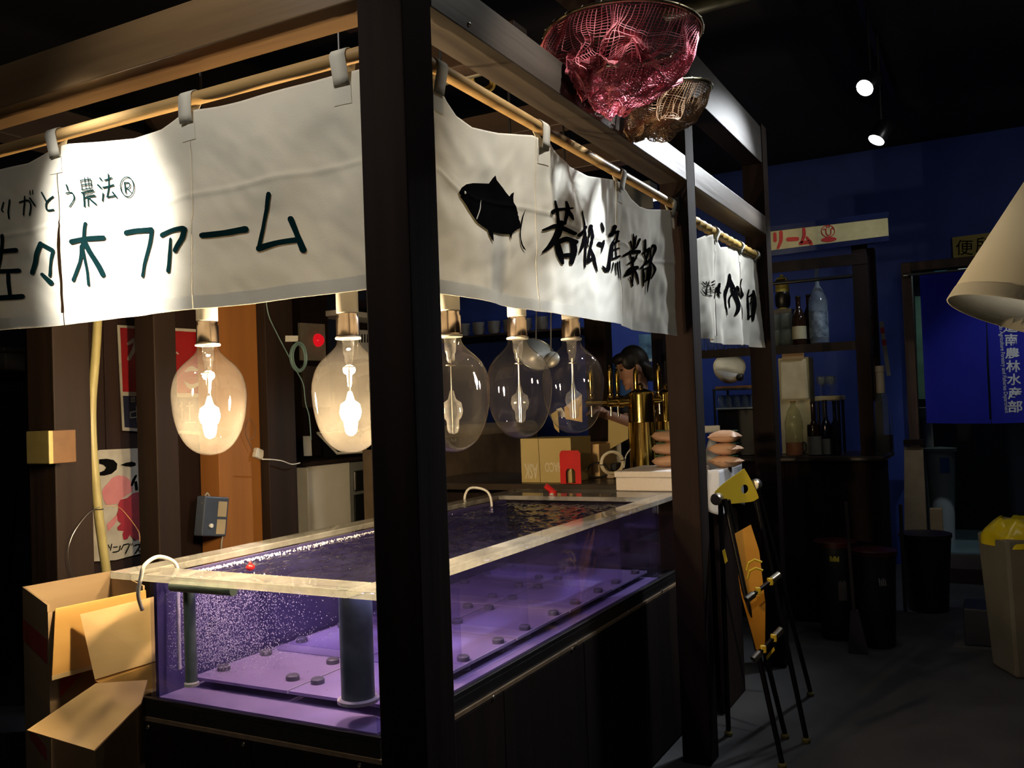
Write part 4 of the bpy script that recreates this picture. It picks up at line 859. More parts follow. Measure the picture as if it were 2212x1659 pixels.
# big flap of tan board by the tower, hose-grey box, cables, power strip
tb = thing('tan_board', 'loose tan cardboard sheet propped between the dark column and the beer tower', 'cardboard', at(1340, 975, d=5.0))
q = [at(a, b, d=5.0) for a, b in ((1314, 906), (1357, 922), (1357, 948), (1314, 972))]
mk('sheet', prism([q[0], q[1], q[2], q[3]], FW*.005), M_tan, tb)
q = at(1310, 1025, d=4.85)
stp = thing('power_strip', 'beige power strip lying on the dark counter', 'power strip', (q.x, q.y, PZ))
mk('case', box((2.80, .637, PZ+.001), (3.0, .685, PZ+.034)), mat('beige_plastic', (.46, .34, .22), None, 8, .5), stp, bevel=.012)
mk('plug', box((2.85, .642, PZ+.0345), (2.93, .68, PZ+.08)), M_black, stp, bevel=.01)
mk('black_cable', tube(smooth_pts([V((p_.x, p_.y, max(p_.z, PZ+.006))) for p_ in [at(a, b, d=4.80) for a, b in ((1262, 1040), (1268, 1020), (1275, 1005), (1300, 1000), (1318, 1020), (1300, 1030), (1270, 1030))]], 6), .005, 8), M_black, stp, smooth=True)
q = at(1324, 1000, d=4.62)
ccl = thing('cord_coil', 'coil of cream cord tied with black ties by the beer tower', 'cord', q-V((0, 0, .07)))
for k in range(5): mk('turn', ring(q+V((.003*k, .003*k, .002*math.sin(k))), (-FW).normalized(), .054+.004*math.sin(k*1.9), .0042, 30, 8), M_cable if k % 2 else mat('cream_cord', (.5, .40, .24), None, 8, .5), ccl, smooth=True)
for a in (.3, 3.3): mk('tie', ring(q+RT*(.054*math.cos(a))+UP*(.054*math.sin(a)), RT.cross(UP)*0+(RT*-math.sin(a)+UP*math.cos(a)), .011, .0025, 14, 6), M_black, ccl)
mk('lead', tube(smooth_pts([q+RT*.05, at(1348, 1010, d=4.62), at(1352, 985, d=4.64), at(1362, 970, d=4.66)], 6), .0035, 8), M_cable, ccl, smooth=True)
# styrofoam box
by1 = .47
st_ = thing('foam_box', 'white polystyrene fish box at the far end of the tank', 'box', (2.6, by1-.17, RZ))
M_eps = mat('polystyrene', (.72, .66, .62), (.68, .62, .58), 60, .7)
zt_ = at(1345, 1018, x=2.40).z
mk('body', box((2.40, by1-.34, RZ+.001), (2.80, by1, zt_-.03)), M_eps, st_, bevel=.006)
mk('lid', box((2.395, by1-.345, zt_-.0295), (2.805, by1+.005, zt_)), M_eps, st_, bevel=.005)
# bags stacked on the foam box and beyond the post
M_bag = mat('peach_paper_bag', (.62, .38, .24), (.55, .33, .20), 9, .5)
M_grn = mat('green_sticker', (.02, .12, .07), None, 5, .5)
def bag(c, w, l, h, rz, label, group):
    t = thing('snack_bag', label, 'bag', (c[0], c[1], c[2]), group)
    m4 = Matrix.Translation(c) @ Matrix.Rotation(rz, 4, 'Z')
    def fn(a, b):
        x = (a-.5)*2; y = (b-.5)*2; return x, y
    vs, fs = [], []
    n = 12
    for s in (1, -1):
        for j in range(n+1):
            for i in range(n+1):
                x, y = 2*i/n-1, 2*j/n-1; e = max(0, (1-abs(x)**3)*(1-y*y))**.6
                vs.append(m4 @ V((x*l/2*(1-.06*y*y), y*w/2*(1-.12*(1-abs(x))), h*.45+s*h*.5*e+.004*noise.noise((x*3, y*3, c[2]*9+s)))))
    k = (n+1)**2
    for s in range(2):
        for j in range(n):
            for i in range(n): q0 = s*k+j*(n+1)+i; fs.append((q0, q0+1, q0+n+2, q0+n+1))
    mk('pouch', (vs, fs), M_bag, t, smooth=True)
    mk('sticker', xf(box((-l*.42, -w*.22, h*.9), (-l*.22, w*.02, h*.96)), m4), M_grn, t)
    return t
bc = at(1425, 1000, d=4.62)
for k in range(3):
    bag((2.66+.008*k, by1-.21, zt_+.004+k*.062), .15, .22, .06, -1.2+.12*k, ('peach coloured paper bag at the bottom of the stack on the foam box', 'peach coloured paper bag in the middle of the stack on the foam box', 'peach coloured paper bag on top of the stack on the foam box')[k], 'paper bags on the foam box')
# white cloth over a box beyond the second post
q = at(1530, 1010, d=4.1); q2 = at(1596, 1003, d=4.25)
wx0, wx1 = 2.62, 3.05
wy0 = at(1596, 1030, x=3.0).y; wy1 = .08
wzt = at(1596, 1003, x=3.0).z
cb2 = thing('side_stand', 'narrow dark stand under the white cloth', 'stand', ((wx0+wx1)/2, 0, 0))
mk('body', box((wx0+.02, wy0+.02, 0), (wx1-.02, wy1-.01, wzt-.012)), M_wdz, cb2, bevel=.004)
M_wcl = cloth('white_tablecloth', (.74, .76, .82), .12)
def drape(a, b):
    # unrolled: down the near side, over the top, along the aisle side
    per = [(wx0-.004, wy1), (wx0-.004, wy0-.004), (wx1+.004, wy0-.004), (wx1+.004, wy1)]
    L = [abs(wy1-wy0), wx1-wx0, abs(wy1-wy0)]; s = a*sum(L); i = 0
    while i < 2 and s > L[i]: s -= L[i]; i += 1
    p0, p1 = V((*per[i], 0)), V((*per[i+1], 0)); p = p0.lerp(p1, min(1, s/L[i])); ctr = V(((wx0+wx1)/2, (wy0+wy1)/2, 0)); o = (p-ctr).normalized()
    p = p+o*(.012*math.sin(a*40)*b+.03*b); return (p.x, p.y, wzt-(.19+.03*math.sin(a*9))*b)
dc = thing('white_cloth', 'white cloth draped over the narrow stand beside the yellow ladder', 'cloth', ((wx0+wx1)/2, wy0, wzt-.2))
mk('skirt', grid(drape, 90, 14), M_wcl, dc, smooth=True, thick=.002)
mk('top', box((wx0-.004, wy0-.004, wzt-.008), (wx1+.004, wy1, wzt-.004)), M_wcl, dc)
for k, (px, py) in enumerate(((1532, 985), (1538, 960), (1531, 940))):
    q = V((2.80, -.03, wzt)); bag((2.82, (wy0+wy1)/2-.01, wzt+.001+k*.062), .12, .15, .06, 1.0+.25*k, ('crumpled paper bag at the bottom of the pile on the white cloth', 'crumpled paper bag in the middle of the pile on the white cloth', 'crumpled paper bag on top of the pile on the white cloth')[k], 'paper bags on the white cloth')
sb_ = at(1537, 925, d=5.0)
sbt = thing('spray_bottle', 'white spray bottle with a red trigger behind the second post', 'bottle', (sb_.x, sb_.y, PZ))
mk('bottle', lathe([(.0, PZ+.001), (.035, PZ+.001), (.037, PZ+.12), (.015, sb_.z-.05), (.014, sb_.z-.03)], (sb_.x, sb_.y, 0), 18), M_white, sbt, smooth='auto')
mk('head', cbox((sb_.x, sb_.y, sb_.z-.005), (.09, .03, .04), -1.0), M_white, sbt, bevel=.006)
mk('trigger', tube([sb_+V((.02, -.03, -.005)), sb_+V((.035, -.045, -.04)), sb_+V((.03, -.04, -.07))], .008, 8), M_red, sbt, smooth='auto')
# ---- dark column in the kitchen
kc = [at(1267, 850, x=3.88), at(1312, 850, x=3.88)]
mk('kitchen_column', box((3.88, kc[1].y, 0), (4.0, kc[0].y, 3.0)), M_wdz, label='dark square column behind the unlit lamps', cat='column', bevel=.004)
# ---- brass beer towers
def tower(px, d, label, arms=True, h=.40):
    c = at(px, 900, d=d); x, y = c.x, c.y; r = .072 if arms else .06
    zt2 = at(px, 852, d=d).z
    t = thing('beer_tower', label, 'beer tower', (x, y, PZ), 'brass beer towers')
    mk('column', lathe([(r*1.2, PZ+.001), (r*1.2, PZ+.015), (r, PZ+.025), (r, zt2-.155), (r*1.02, zt2-.152), (r*1.02, zt2-.147), (r, zt2-.144), (r, zt2), (r*.92, zt2+.012), (r*.5, zt2+.028), (r*.18, zt2+.034), (r*.22, zt2+.05), (r*.1, zt2+.062), (.001, zt2+.064)], (x, y, 0), 36), M_brass, t, smooth='auto')
    za = at(px, 866, d=d).z; out = -RT; out = V((out.x, out.y, 0)).normalized()
    for sgn, L in ((1, .30), (-1, .12)):
        o = out*sgn
        a = mk('arm', lathe([(.026, r*.9), (.026, r+.02), (.033, r+.022), (.033, r+.05), (.024, r+.052), (.028, r+.07), (.028, r+.11), (.018, r+.115), (.017, L-.03), (.022, L-.028), (.022, L), (.001, L+.004)] if sgn == 1 else [(.02, r*.9), (.02, r+.03), (.012, r+.032), (.012, L)], (x, y, za), 22, axis=o), M_brass, t, smooth='auto')
        for k, f in enumerate((.27, .165) if sgn == 1 else (.10,)):
            p = V((x, y, za))+o*f
            hnd = mk('tap_handle', lathe([(.012, .02), (.016, .03), (.016, .045), (.010, .05), (.0135, .07), (.0145, .16), (.010, .185), (.004, .192), (.006, .2), (.001, .205)], p, 18), M_brass, t, smooth='auto')
            mk('spout', cyl(p+V((0, 0, .0)), p+V((0, 0, -.075)), .009, .0075, 14), M_steel, t, smooth='auto')
tower(1386, 4.92, 'tall brass beer tower with two tap handles on its arm')
tower(1440, 5.08, 'second brass beer tower half hidden by the tall post', False)
# ---- hanging steel pan lids behind the lamps
q = at(1158, 765, d=4.9)
hp_ = thing('steel_pan', 'shallow steel pan hanging tilted behind the unlit lamps', 'pan', q-V((0, 0, .1)))
axp = (-FW*.75+UP*.55+RT*.25).normalized()
mk('bowl', lathe([(.105, .0), (.10, -.004), (.085, -.018), (.05, -.025), (.001, -.026)], q, 36, axis=axp), mat('bright_tinned_steel', (.62, .62, .56), (.5, .5, .45), 20, .4, .35), hp_, smooth=True, thick=.002)
mk('rim', ring(q, axp, .105, .004, 44, 8), M_steel, hp_, smooth=True)
mk('hook', tube(smooth_pts([q+UP*.08, q+UP*.14, q+UP*.3, V((q.x, q.y, 2.41))], 4), .004, 6), M_steel, hp_)
q = at(1190, 775, d=4.75)
l2_ = thing('ladle', 'round steel ladle hanging beside the tilted pan', 'ladle', q-V((0, 0, .04)))
mk('cup', lathe([(.045, 0), (.042, -.02), (.025, -.035), (.001, -.04)], q, 26, axis=(-FW*.6+UP*.5-RT*.4).normalized()), mat('bright_tinned_steel', (.62, .62, .56)), l2_, smooth=True, thick=.002)
mk('handle', tube([q+UP*.04, q+UP*.3, V((q.x, q.y, 2.41))], .004, 6), M_steel, l2_)
mk('utensil_rail', cyl((3.0, .2, 2.412), (3.0, 1.64, 2.412), .012), M_steel, label='steel rail across the kitchen for hanging utensils', cat='rail')
# kitchen shelf with stacked cups, far back
ks = at(1070, 720, x=6.2)
ksh = mk('kitchen_shelf', box((6.2, ks.y-.9, ks.z-.02), (6.999, ks.y+.9, ks.z)), M_wbz, label='dark shelf of stacked bowls deep in the kitchen', cat='shelf')
M_dim = mat('grey_stoneware', (.30, .30, .31), None, 7, .4)
for k in range(6):
    y = ks.y+.45-.18*k
    bs = thing('bowl_stack', 'stack of grey bowls on the dark kitchen shelf', 'bowls', (6.34, y, ks.z+.001), 'bowl stacks on the kitchen shelf')
    for j in range(4): mk('bowl', lathe([(.03, .0), (.05, .02), (.07, .05), (.066, .05), (.045, .022), (.001, .012)], (6.34, y, ks.z+.002+j*.028), 20), M_dim, bs, smooth='auto')
# ================================================================ person at the taps
PD = 5.7
hc = at(1366, 795, d=PD)            # head centre
face_d = (-RT*.90-FW*.25); face_d.z = 0; face_d.normalize(); side = V((-face_d.y, face_d.x, 0))
def HP(f, s, u): return hc+face_d*f+side*s+V((0, 0, u))+face_d*(-u*.25)*0
tiltm = Matrix.Rotation(math.radians(22), 3, side)      # head bowed forward
def HT(f, s, u): return hc+tiltm @ (face_d*f+side*s+V((0, 0, u)))
M_skin = mat('skin', (.50, .27, .18), (.46, .24, .16), 9, .5)
M_hair = mat('black_hair', (.008, .007, .007), None, 60, .55)
M_shirt = mat('dark_patterned_shirt', (.020, .020, .026), (.012, .012, .016), 6, .8)
M_pant = mat('black_trousers', (.01, .01, .012), None, 6, .8)
def eball(c, rf, rs, ru, m3=None, n=18, k=12):
    v, f = ball((0, 0, 0), 1, (1, 1, 1), n, k); B = m3 or tiltm
    return [c+B @ (face_d*(p.x*rf)+side*(p.y*rs)+V((0, 0, p.z*ru))) for p in v], f
I3 = Matrix.Identity(3)
neck = hc-V((0, 0, .15))-face_d*.045
chest = V((neck.x, neck.y, neck.z-.22))-face_d*.03
hip = V((chest.x, chest.y, .95))-face_d*.08
shl = V((neck.x, neck.y, neck.z-.075))-face_d*.02
sh_a, sh_b = shl+side*.19, shl-side*.19
def nearest_cam(a, b): return (a, b) if (a-CAM).length < (b-CAM).length else (b, a)
sn, sf = nearest_cam(sh_a, sh_b)
hand1 = at(1296, 890, d=5.4); elb1 = at(1352, 912, d=5.55)
hand2 = at(1566, 938, d=5.2); 
hand2 = V((chest.x, chest.y, 0))+(-face_d*.05)+(sn-shl).normalized()*.16; hand2.z = PZ+.17
elb2 = sn+V((0, 0, -.29))-face_d*.12+(sn-shl)*.35
other = elb1
def limb(*pr): return tube([p for p, _ in pr], [r for _, r in pr], 14)
def hand_at(w, fwd, up):
    fwd = V(fwd).normalized(); sd = fwd.cross(V(up)).normalized(); up = sd.cross(fwd)
    l = [tube([w, w+fwd*.05, w+fwd*.085], [.026, .036, .030], 12)]
    for i, (o, L) in enumerate(((-.027, .065), (-.009, .078), (.009, .073), (.027, .058))):
        b0 = w+fwd*.075+sd*o; l.append(tube([b0, b0+fwd*L*.5-up*.008, b0+fwd*L*.85-up*.03, b0+fwd*L-up*.045], [.0095, .0090, .0085, .007], 10))
    b0 = w+fwd*.03-sd*.03; l.append(tube([b0, b0+fwd*.03-sd*.025, b0+fwd*.06-sd*.03-up*.012], [.012, .011, .008], 10))
    return l
fw1 = (hand1-elb1).normalized(); wr1 = hand1-fw1*.05
body = [eball(hc, .098, .076, .118), eball(HT(.03, 0, -.06), .066, .056, .062), eball(HT(.012, 0, -.095), .05, .045, .03),
        tube([HT(.094, 0, .028), HT(.108, 0, -.002), HT(.117, 0, -.022), HT(.098, 0, -.032)], [.008, .011, .014, .008], 10),
        eball(HT(.090, 0, -.062), .014, .024, .007), eball(HT(.086, 0, -.076), .014, .020, .007), eball(HT(.084, 0, -.102), .018, .022, .016),
        eball(HT(.083, .03, .036), .012, .022, .006), eball(HT(.083, -.03, .036), .012, .022, .006),
        eball(HT(-.005, .078, -.008), .02, .010, .034), eball(HT(-.005, -.078, -.008), .02, .010, .034),
        tube([HT(-.02, 0, -.05), neck, neck-V((0, 0, .08))-face_d*.02], [.055, .052, .065], 16),
        tube([shl+V((0, 0, .02)), chest, (chest+hip)/2, hip], [.09, .15, .14, .15], 18), tube([sh_a, shl, sh_b], [.062, .075, .062], 16), tube([chest+side*.08, chest-side*.08], .11, 16), tube([hip+side*.09, hip-side*.09], .115, 16),
        limb((sf, .055), ((sf+elb1)/2, .05), (elb1, .042), (wr1.lerp(elb1, .5), .036), (wr1, .027)),
        limb((sn, .055), ((sn+elb2)/2, .05), (elb2, .043), (elb2.lerp(hand2, .55), .036), (hand2, .027))]
body += hand_at(wr1, fw1, V((0, 0, 1))) + hand_at(hand2, face_d*.8+V((0, 0, -.5)), V((0, 0, 1)))
for s in (1, -1):
    h0 = hip+side*.095*s; kn = V((h0.x, h0.y, .5))+face_d*.04; an = V((h0.x, h0.y, .08))-face_d*.02
    body += [limb((h0, .095), (h0.lerp(kn, .5), .08), (kn, .06), (kn.lerp(an, .4), .06), (an, .04)), tube([an+V((0, 0, -.035)), an+face_d*.09+V((0, 0, -.045)), an+face_d*.19+V((0, 0, -.05))], [.042, .04, .028], 12)]
pn = thing('person', 'dark haired person in a dark patterned shirt bending over the beer taps', 'person', (hip.x, hip.y, 0))
bo_ = mk('body', join(*body), M_skin, pn, smooth=True)
rm = bo_.modifiers.new('remesh', 'REMESH'); rm.mode = 'VOXEL'; rm.voxel_size = .0065; rm.use_smooth_shade = True
sm = bo_.modifiers.new('smooth', 'SMOOTH'); sm.factor = .6; sm.iterations = 5
so_ = [tube([shl+V((0, 0, .03)), chest, (chest+hip)/2, hip-V((0, 0, .06))], [.105, .168, .158, .172], 20), tube([sh_a, shl, sh_b], [.075, .085, .075], 16), tube([chest+side*.08, chest-side*.08], .128, 16), tube([hip+side*.09-V((0, 0, .03)), hip-side*.09-V((0, 0, .03))], .13, 16),
       limb((sf, .07), ((sf+elb1)/2, .068), (sf.lerp(elb1, .85), .062)), limb((sn, .07), ((sn+elb2)/2, .068), (sn.lerp(elb2, .9), .062))]
shirt = mk('shirt', join(*so_), M_shirt, pn, smooth=True)
rm = shirt.modifiers.new('remesh', 'REMESH'); rm.mode = 'VOXEL'; rm.voxel_size = .010; rm.use_smooth_shade = True
sm = shirt.modifiers.new('smooth', 'SMOOTH'); sm.factor = .6; sm.iterations = 6
tl = []
for s in (1, -1):
    h0 = hip+side*.095*s; kn = V((h0.x, h0.y, .5))+face_d*.04; an = V((h0.x, h0.y, .08))-face_d*.02
    tl.append(limb((h0, .115), (h0.lerp(kn, .5), .098), (kn, .08), (an+V((0, 0, .02)), .07)))
tr_ = mk('trousers', join(*tl), M_pant, pn, smooth=True)
hl = [eball(HT(-.028, 0, .035), .094, .088, .105), eball(HT(-.06, 0, -.03), .062, .078, .075), eball(HT(.05, 0, .085), .055, .066, .036), eball(HT(.03, .062, .05), .05, .022, .05), eball(HT(.03, -.062, .05), .05, .022, .05)]
for k in range(26):
    a = rb.uniform(-1, 1); l0 = HT(-.04+.04*rb.random(), a*.07, .02); hl.append(tube([l0, HT(-.085+.02*rb.random(), a*.08, -.04), HT(-.09+.03*rb.random(), a*.075, -.10-.03*rb.random())], [.02, .016, .004], 7))
hr = mk('hair', join(*hl), M_hair, pn, smooth=True)
rm = hr.modifiers.new('remesh', 'REMESH'); rm.mode = 'VOXEL'; rm.voxel_size = .007; rm.use_smooth_shade = True
for s in (1, -1): mk('eye', eball(HT(.086, .031*s, .020), .010, .013, .006), M_black, pn, smooth=True)
pat = []
for k in range(26):
    a, b = rb.uniform(-1, 1), rb.random(); c_ = shl+(sn-shl)*(a*.9)+V((0, 0, .02-.30*b))+(sn-shl).normalized()*0+(CAM-shl).normalized()*.0
    dirc = V((CAM.x-shl.x, CAM.y-shl.y, 0)).normalized()
    pat.append(ball(c_+dirc*(.155 if b > .35 else .09+.15*b), rb.uniform(.012, .026), (1, 1, .5), 8, 5))
mk('shirt_pattern', join(*pat), mat('faded_floral_print', (.30, .13, .10), (.16, .14, .10), 20, .8), pn, kind='stuff')
# blue crate behind the person
q = at(1328, 835, d=6.45)
bc_ = thing('blue_crate', 'blue plastic crate behind the person at the taps', 'crate', (q.x, q.y, 0))
M_bpl = mat('blue_plastic', (.03, .14, .42), (.025, .12, .37), 6, .4)
cz0, cz1 = at(1328, 885, d=6.45).z, at(1328, 788, d=6.45).z
mk('stand', cbox((q.x, q.y, cz0/2-.001), (.3, .3, cz0-.002), .5), M_dark, bc_)
mk('box_body', cbox((q.x, q.y, (cz0+cz1)/2), (.28, .28, cz1-cz0), .5), M_bpl, bc_, bevel=.01)
mk('rim', cbox((q.x, q.y, cz1-.02), (.30, .30, .035), .5), M_bpl, bc_, bevel=.008)
# poster on the blue wall
def xq(pxs, x, th=.003): return prism([at(a, b, x=x) for a, b in pxs], (-th, 0, 0))
pw = thing('wall_poster', 'pale blue picture poster taped on the blue wall above the person', 'poster', at(1395, 780, x=XW-.002))
mk('sheet', xq([(1380, 722), (1412, 722), (1413, 778), (1382, 778)], XW-.001), mat('poster_blue_print', (.16, .34, .46), (.03, .08, .14), 9, .5, detail=8), pw)
mk('tape', xq([(1398, 776), (1412, 774), (1413, 780), (1399, 782)], XW-.005), M_white, pw)
# tube lamp added out of sight behind the curtains to light the blue wall
kl = thing('kitchen_fill_light', 'long white tube light added over the kitchen to light the blue wall', 'light', (5.6, 2.0, 3.3))
mk('tray', box((5.5, 1.3, 3.3), (5.7, 2.7, 3.36)), M_white, kl, bevel=.01)
mk('tube', cyl((5.6, 1.35, 3.27), (5.6, 2.65, 3.27), .016), emis('kitchen_fill_tube', (.85, .93, 1), 60), kl)
mk('hood', join(box((5.5, 1.28, 3.12), (5.51, 2.72, 3.3)), box((5.69, 1.28, 3.22), (5.70, 2.72, 3.3))), M_white, kl)  # sides shaped to keep the added tube's light off the upper wall
mk('hanger', join(box((5.59, 1.5, 3.36), (5.61, 1.52, 3.7)), box((5.59, 2.48, 3.36), (5.61, 2.5, 3.7))), M_black, kl)
# ================================================================ back bar with shelves
XS = 4.6
bb = thing('back_bar', 'dark wooden bar cabinet with open shelves beyond the stall', 'shelf unit', (XS+.25, .2, 0))
yr = at(1905, 985, x=XS).y; yl = 1.15
zc2 = at(1760, 985, x=XS).z; zs1 = at(1760, 742, x=XS).z; zt3 = at(1800, 560, x=XS).z
mk('counter_body', box((XS+.02, yr+.02, 0), (XS+.55, yl, zc2-.041)), M_dark, bb, bevel=.004)
for k in range(6): mk('front_board', box((XS+.004, yr+.02+k*.30, .02), (XS+.019, yr+.02+k*.30+.297, zc2-.042)), M_wdz, bb)
mk('counter_top', box((XS-.03, yr-.02, zc2-.04), (XS+.60, yl, zc2)), wood('dark_bar_top', (.035, .026, .024), (.02, .016, .016), 'y', .3), bb, bevel=.012)
yp = at(1848, 700, x=XS).y
for y in (yp-.04, ): mk('post', box((XS, y-.045, zc2+.0005), (XS+.09, y+.045, zt3+.12)), M_wdz, bb, bevel=.003)
mk('post', box((XS+.46, yp-.085, zc2+.0005), (XS+.55, yp+.005, zt3+.12)), M_wdz, bb, bevel=.003)
mk('post', box((XS, .94, zc2+.0005), (XS+.09, 1.03, zt3+.12)), M_wdz, bb, bevel=.003)
mk('shelf', box((XS-.005, yp+.0055, zs1-.03), (XS+.5, .939, zs1)), M_wbz, bb, bevel=.003)
mk('side_panel', box((XS+.091, yp-.06, zs1+.18), (XS+.459, yp-.035, zt3+.06)), M_wbz, bb)
mk('side_rail', box((XS+.091, yp-.06, zs1-.09), (XS+.459, yp-.035, zs1+.04)), M_wbz, bb)
mk('header', box((XS-.004, yp-.09, at(1800, 577, x=XS).z), (XS-.0005, 1.05, at(1800, 553, x=XS).z)), M_wdx, bb, bevel=.001)
mk('fill_light_lip', box((XS-.009, yp+.0055, zs1-.058), (XS-.0055, .939, zs1)), M_wbz, bb)  # lip added to hide the strip light under the shelf
mk('shelf_fill_light', box((XS+.05, yp+.03, zs1-.042), (XS+.07, .92, zs1-.0305)), emis('warm_shelf_fill', (1, .86, .55), 3.2), bb)  # strip light added to brighten the goods below the shelf
zr = at(1750, 605, x=XS).z
mk('rail', tube([(XS+.0, yp+.0055, zr), (XS+.0, .939, zr)], .012, 12), M_black, bb)
mk('rail', tube([(XS+.045, yp+.0055, zt3-.02), (XS+.045, .939, zt3-.02)], .010, 12), M_black, bb)
# sign on top
sgy0, sgy1 = at(1917, 480, x=XS).y, at(1640, 510, x=XS).y
def bpt(px, py, dx=0): return at(px, py, x=XS-dx)
sg = thing('shop_sign', 'long cream sign with red katakana and a red emblem on top of the bar shelves', 'sign', (XS, (sgy0+sgy1)/2, at(1800, 545, x=XS).z))
zsa, zsb = at(1800, 532, x=XS).z, at(1800, 488, x=XS).z
M_crm = mat('cream_enamel', (.50, .45, .24), (.42, .37, .19), 14, .4)
mk('panel', prism([bpt(1640, 503, .034), bpt(1917, 470, .034), bpt(1919, 509, .034), bpt(1640, 544, .034)], (.03, 0, 0)), M_crm, sg)
M_nvy = mat('navy_gloss', (.012, .018, .07), None, 7, .2)
mk('frame_rail', prism([bpt(1640, 492, .038), bpt(1920, 457, .038), bpt(1919, 469.5, .038), bpt(1640, 502.5, .038)], (.035, 0, 0)), M_nvy, sg)
mk('frame_rail', prism([bpt(1640, 544.5, .038), bpt(1919, 509.5, .038), bpt(1921, 520, .038), bpt(1640, 556, .038)], (.035, 0, 0)), M_nvy, sg)
zq = zc(1400, 400, .2712)
def onx(name, vf2, x, m, parent): return mk(name, ([at(v.x, v.y, x=x) for v in vf2[0]], vf2[1]), m, parent)
M_rpr = mat('red_sign_print', (.48, .03, .03), (.40, .025, .025), 9, .5)
for nm, l in (('katakana', [zq([(1010,388),(1012,442)],26), zq([(1058,375),(1058,440),(1035,500)],[28,28,20])]), ('katakana', [zq([(1115,432),(1188,428)],32)]), ('katakana', [zq([(1240,350),(1243,400),(1222,455)],[26,26,20]), zq([(1215,462),(1290,450)],30), zq([(1265,415),(1300,468)],[18,26])]),
               ('emblem', [zq([(1434+52*math.cos(a*math.pi/12), 366+47*math.sin(a*math.pi/12)) for a in range(25)], 6, tip=False), zq([(1398,352),(1416,352),(1420,385),(1440,402),(1456,385),(1458,348),(1478,346)],8), zq([(1425,325),(1425,340)],8), zq([(1442,322),(1442,338)],8)]),
               ('emblem_oval', [([V((1400+(1440+62*math.cos(a*math.pi/12))*.2712, 400+(432-4*math.cos(a*math.pi/12)+19*math.sin(a*math.pi/12))*.2712, 0)) for a in range(24)], [tuple(range(24))])])):
    onx(nm, join(*l), XS-.0365, M_rpr, sg)
# ---- bottles
M_gclr = glass('bottle_clear', (.90, .95, .93), 1.45, .02, .06, (.6, .7, .7))
M_gblu = glass('bottle_frosted_blue', (.75, .86, .95), 1.45, .12, .45, (.42, .52, .62))
M_gbrn = mat('brown_bottle_glass', (.020, .010, .006), None, 7, .08)
M_gdk = mat('dark_blue_bottle_glass', (.008, .012, .03), None, 7, .08)
M_lab = mat('paper_label', (.38, .38, .28), (.32, .32, .22), 10, .7)
M_labg = mat('grey_paper_label', (.26, .26, .24), None, 10, .7)
def bottle(x, y, z, h, r, m, label, labm=None, cap=M_black, l0=.12, l1=.38, neck=.30, group=None, nm='bottle'):
    t = thing('%s' % nm, label, 'bottle', (x, y, z), group)
    mk('glass_body', lathe([(r*.9, .001), (r, .008), (r, h*.52), (r*.93, h*.58), (r*.55, h*(1-neck)), (neck_r(r), h*(1.06-neck)), (neck_r(r), h*.95), (neck_r(r)*1.15, h*.955), (neck_r(r)*1.15, h*.975)], (x, y, z), 28), m, t, smooth='auto')
    mk('cap', lathe([(neck_r(r)*1.05, h*.9755), (neck_r(r)*1.05, h), (.001, h*1.002)], (x, y, z), 16), cap, t)
    if labm: mk('label_paper', lathe([(r*1.012, h*l0), (r*1.012, h*l1)], (x, y, z), 28, cap=False), labm, t, smooth=True)
    return t
def neck_r(r): return min(.016, r*.42)
def putx(px, dx): return at(px, 900, x=XS+dx).y
bottle(XS+.10, putx(1778, .10), zs1, at(1778, 575, x=XS+.1).z-zs1, .062, M_gblu, 'big frosted pale blue sake bottle with dark writing on the upper shelf', mat('pale_blue_label', (.22, .30, .40), (.03, .05, .09), 22, .6, detail=3), M_wtube, .08, .42)
bottle(XS+.08, putx(1735, .08), zs1, at(1728, 640, x=XS+.1).z-zs1, .046, M_gbrn, 'dark brown sake bottle with a cream label on the upper shelf', M_lab)
bottle(XS+.22, putx(1760, .26), zs1, at(1754, 635, x=XS+.2).z-zs1, .045, M_gbrn, 'dark bottle tucked behind the frosted blue one', M_labg)
jr = thing('lacquer_jar', 'black and yellow stacked jar beside the upper shelf bottles', 'jar', (XS+.30, putx(1702, .30), zs1))
jx, jy = XS+.30, putx(1702, .30); jz = at(1702, 668, x=jx).z; jt = at(1702, 592, x=jx).z
M_yel = mat('yellow_glaze', (.34, .30, .06), (.26, .22, .04), 9, .3)
mk('stand', box((jx-.07, jy-.07, zs1+.001), (jx+.07, jy+.07, jz-.001)), M_black, jr)
h = jt-jz
mk('pot', lathe([(.03, .0), (.05, h*.1), (.055, h*.35), (.045, h*.5)], (jx, jy, jz), 24), M_black, jr, smooth='auto')
mk('band', lathe([(.046, h*.5), (.05, h*.55), (.046, h*.62)], (jx, jy, jz), 24), M_yel, jr, smooth='auto')
mk('foot', lathe([(.036, .0), (.04, h*.07), (.034, h*.12)], (jx, jy, jz), 24), M_yel, jr, smooth='auto')
mk('lid', lathe([(.046, h*.62), (.048, h*.8), (.038, h*.9), (.01, h*.95), (.012, h), (.001, h*1.01)], (jx, jy, jz), 24), M_yel, jr, smooth='auto')
M_glass = glass('drinking_glass', (.94, .97, .96), 1.5, .0, .05, (.8, .85, .85))
tum = [(.001, .004), (.026, .004), (.028, 0), (.032, .09), (.034, .11), (.0325, .11), (.029, .02), (.001, .014)]
def tumbler(x, y, z, label, group, s=1., inv=False):
    pr = [(r*s, (z0 if not inv else .11-z0)*s) for r, z0 in tum]
    return mk('drinking_glass', lathe(pr, (x, y, z+.001), 18, cap=False), M_glass, label=label, cat='glass', group=group, smooth=True, base=(x, y, z))
g0 = tumbler(XS+.05, putx(1682, .05), zs1, 'clear tumbler on the upper bar shelf beside the dark sake bottle', 'tumblers on the upper bar shelf')
for i in range(2):
    for j in range(2):
        if i or j: dup(g0, (XS+.05+.076*j, putx(1682, .05)-.074*i, zs1))
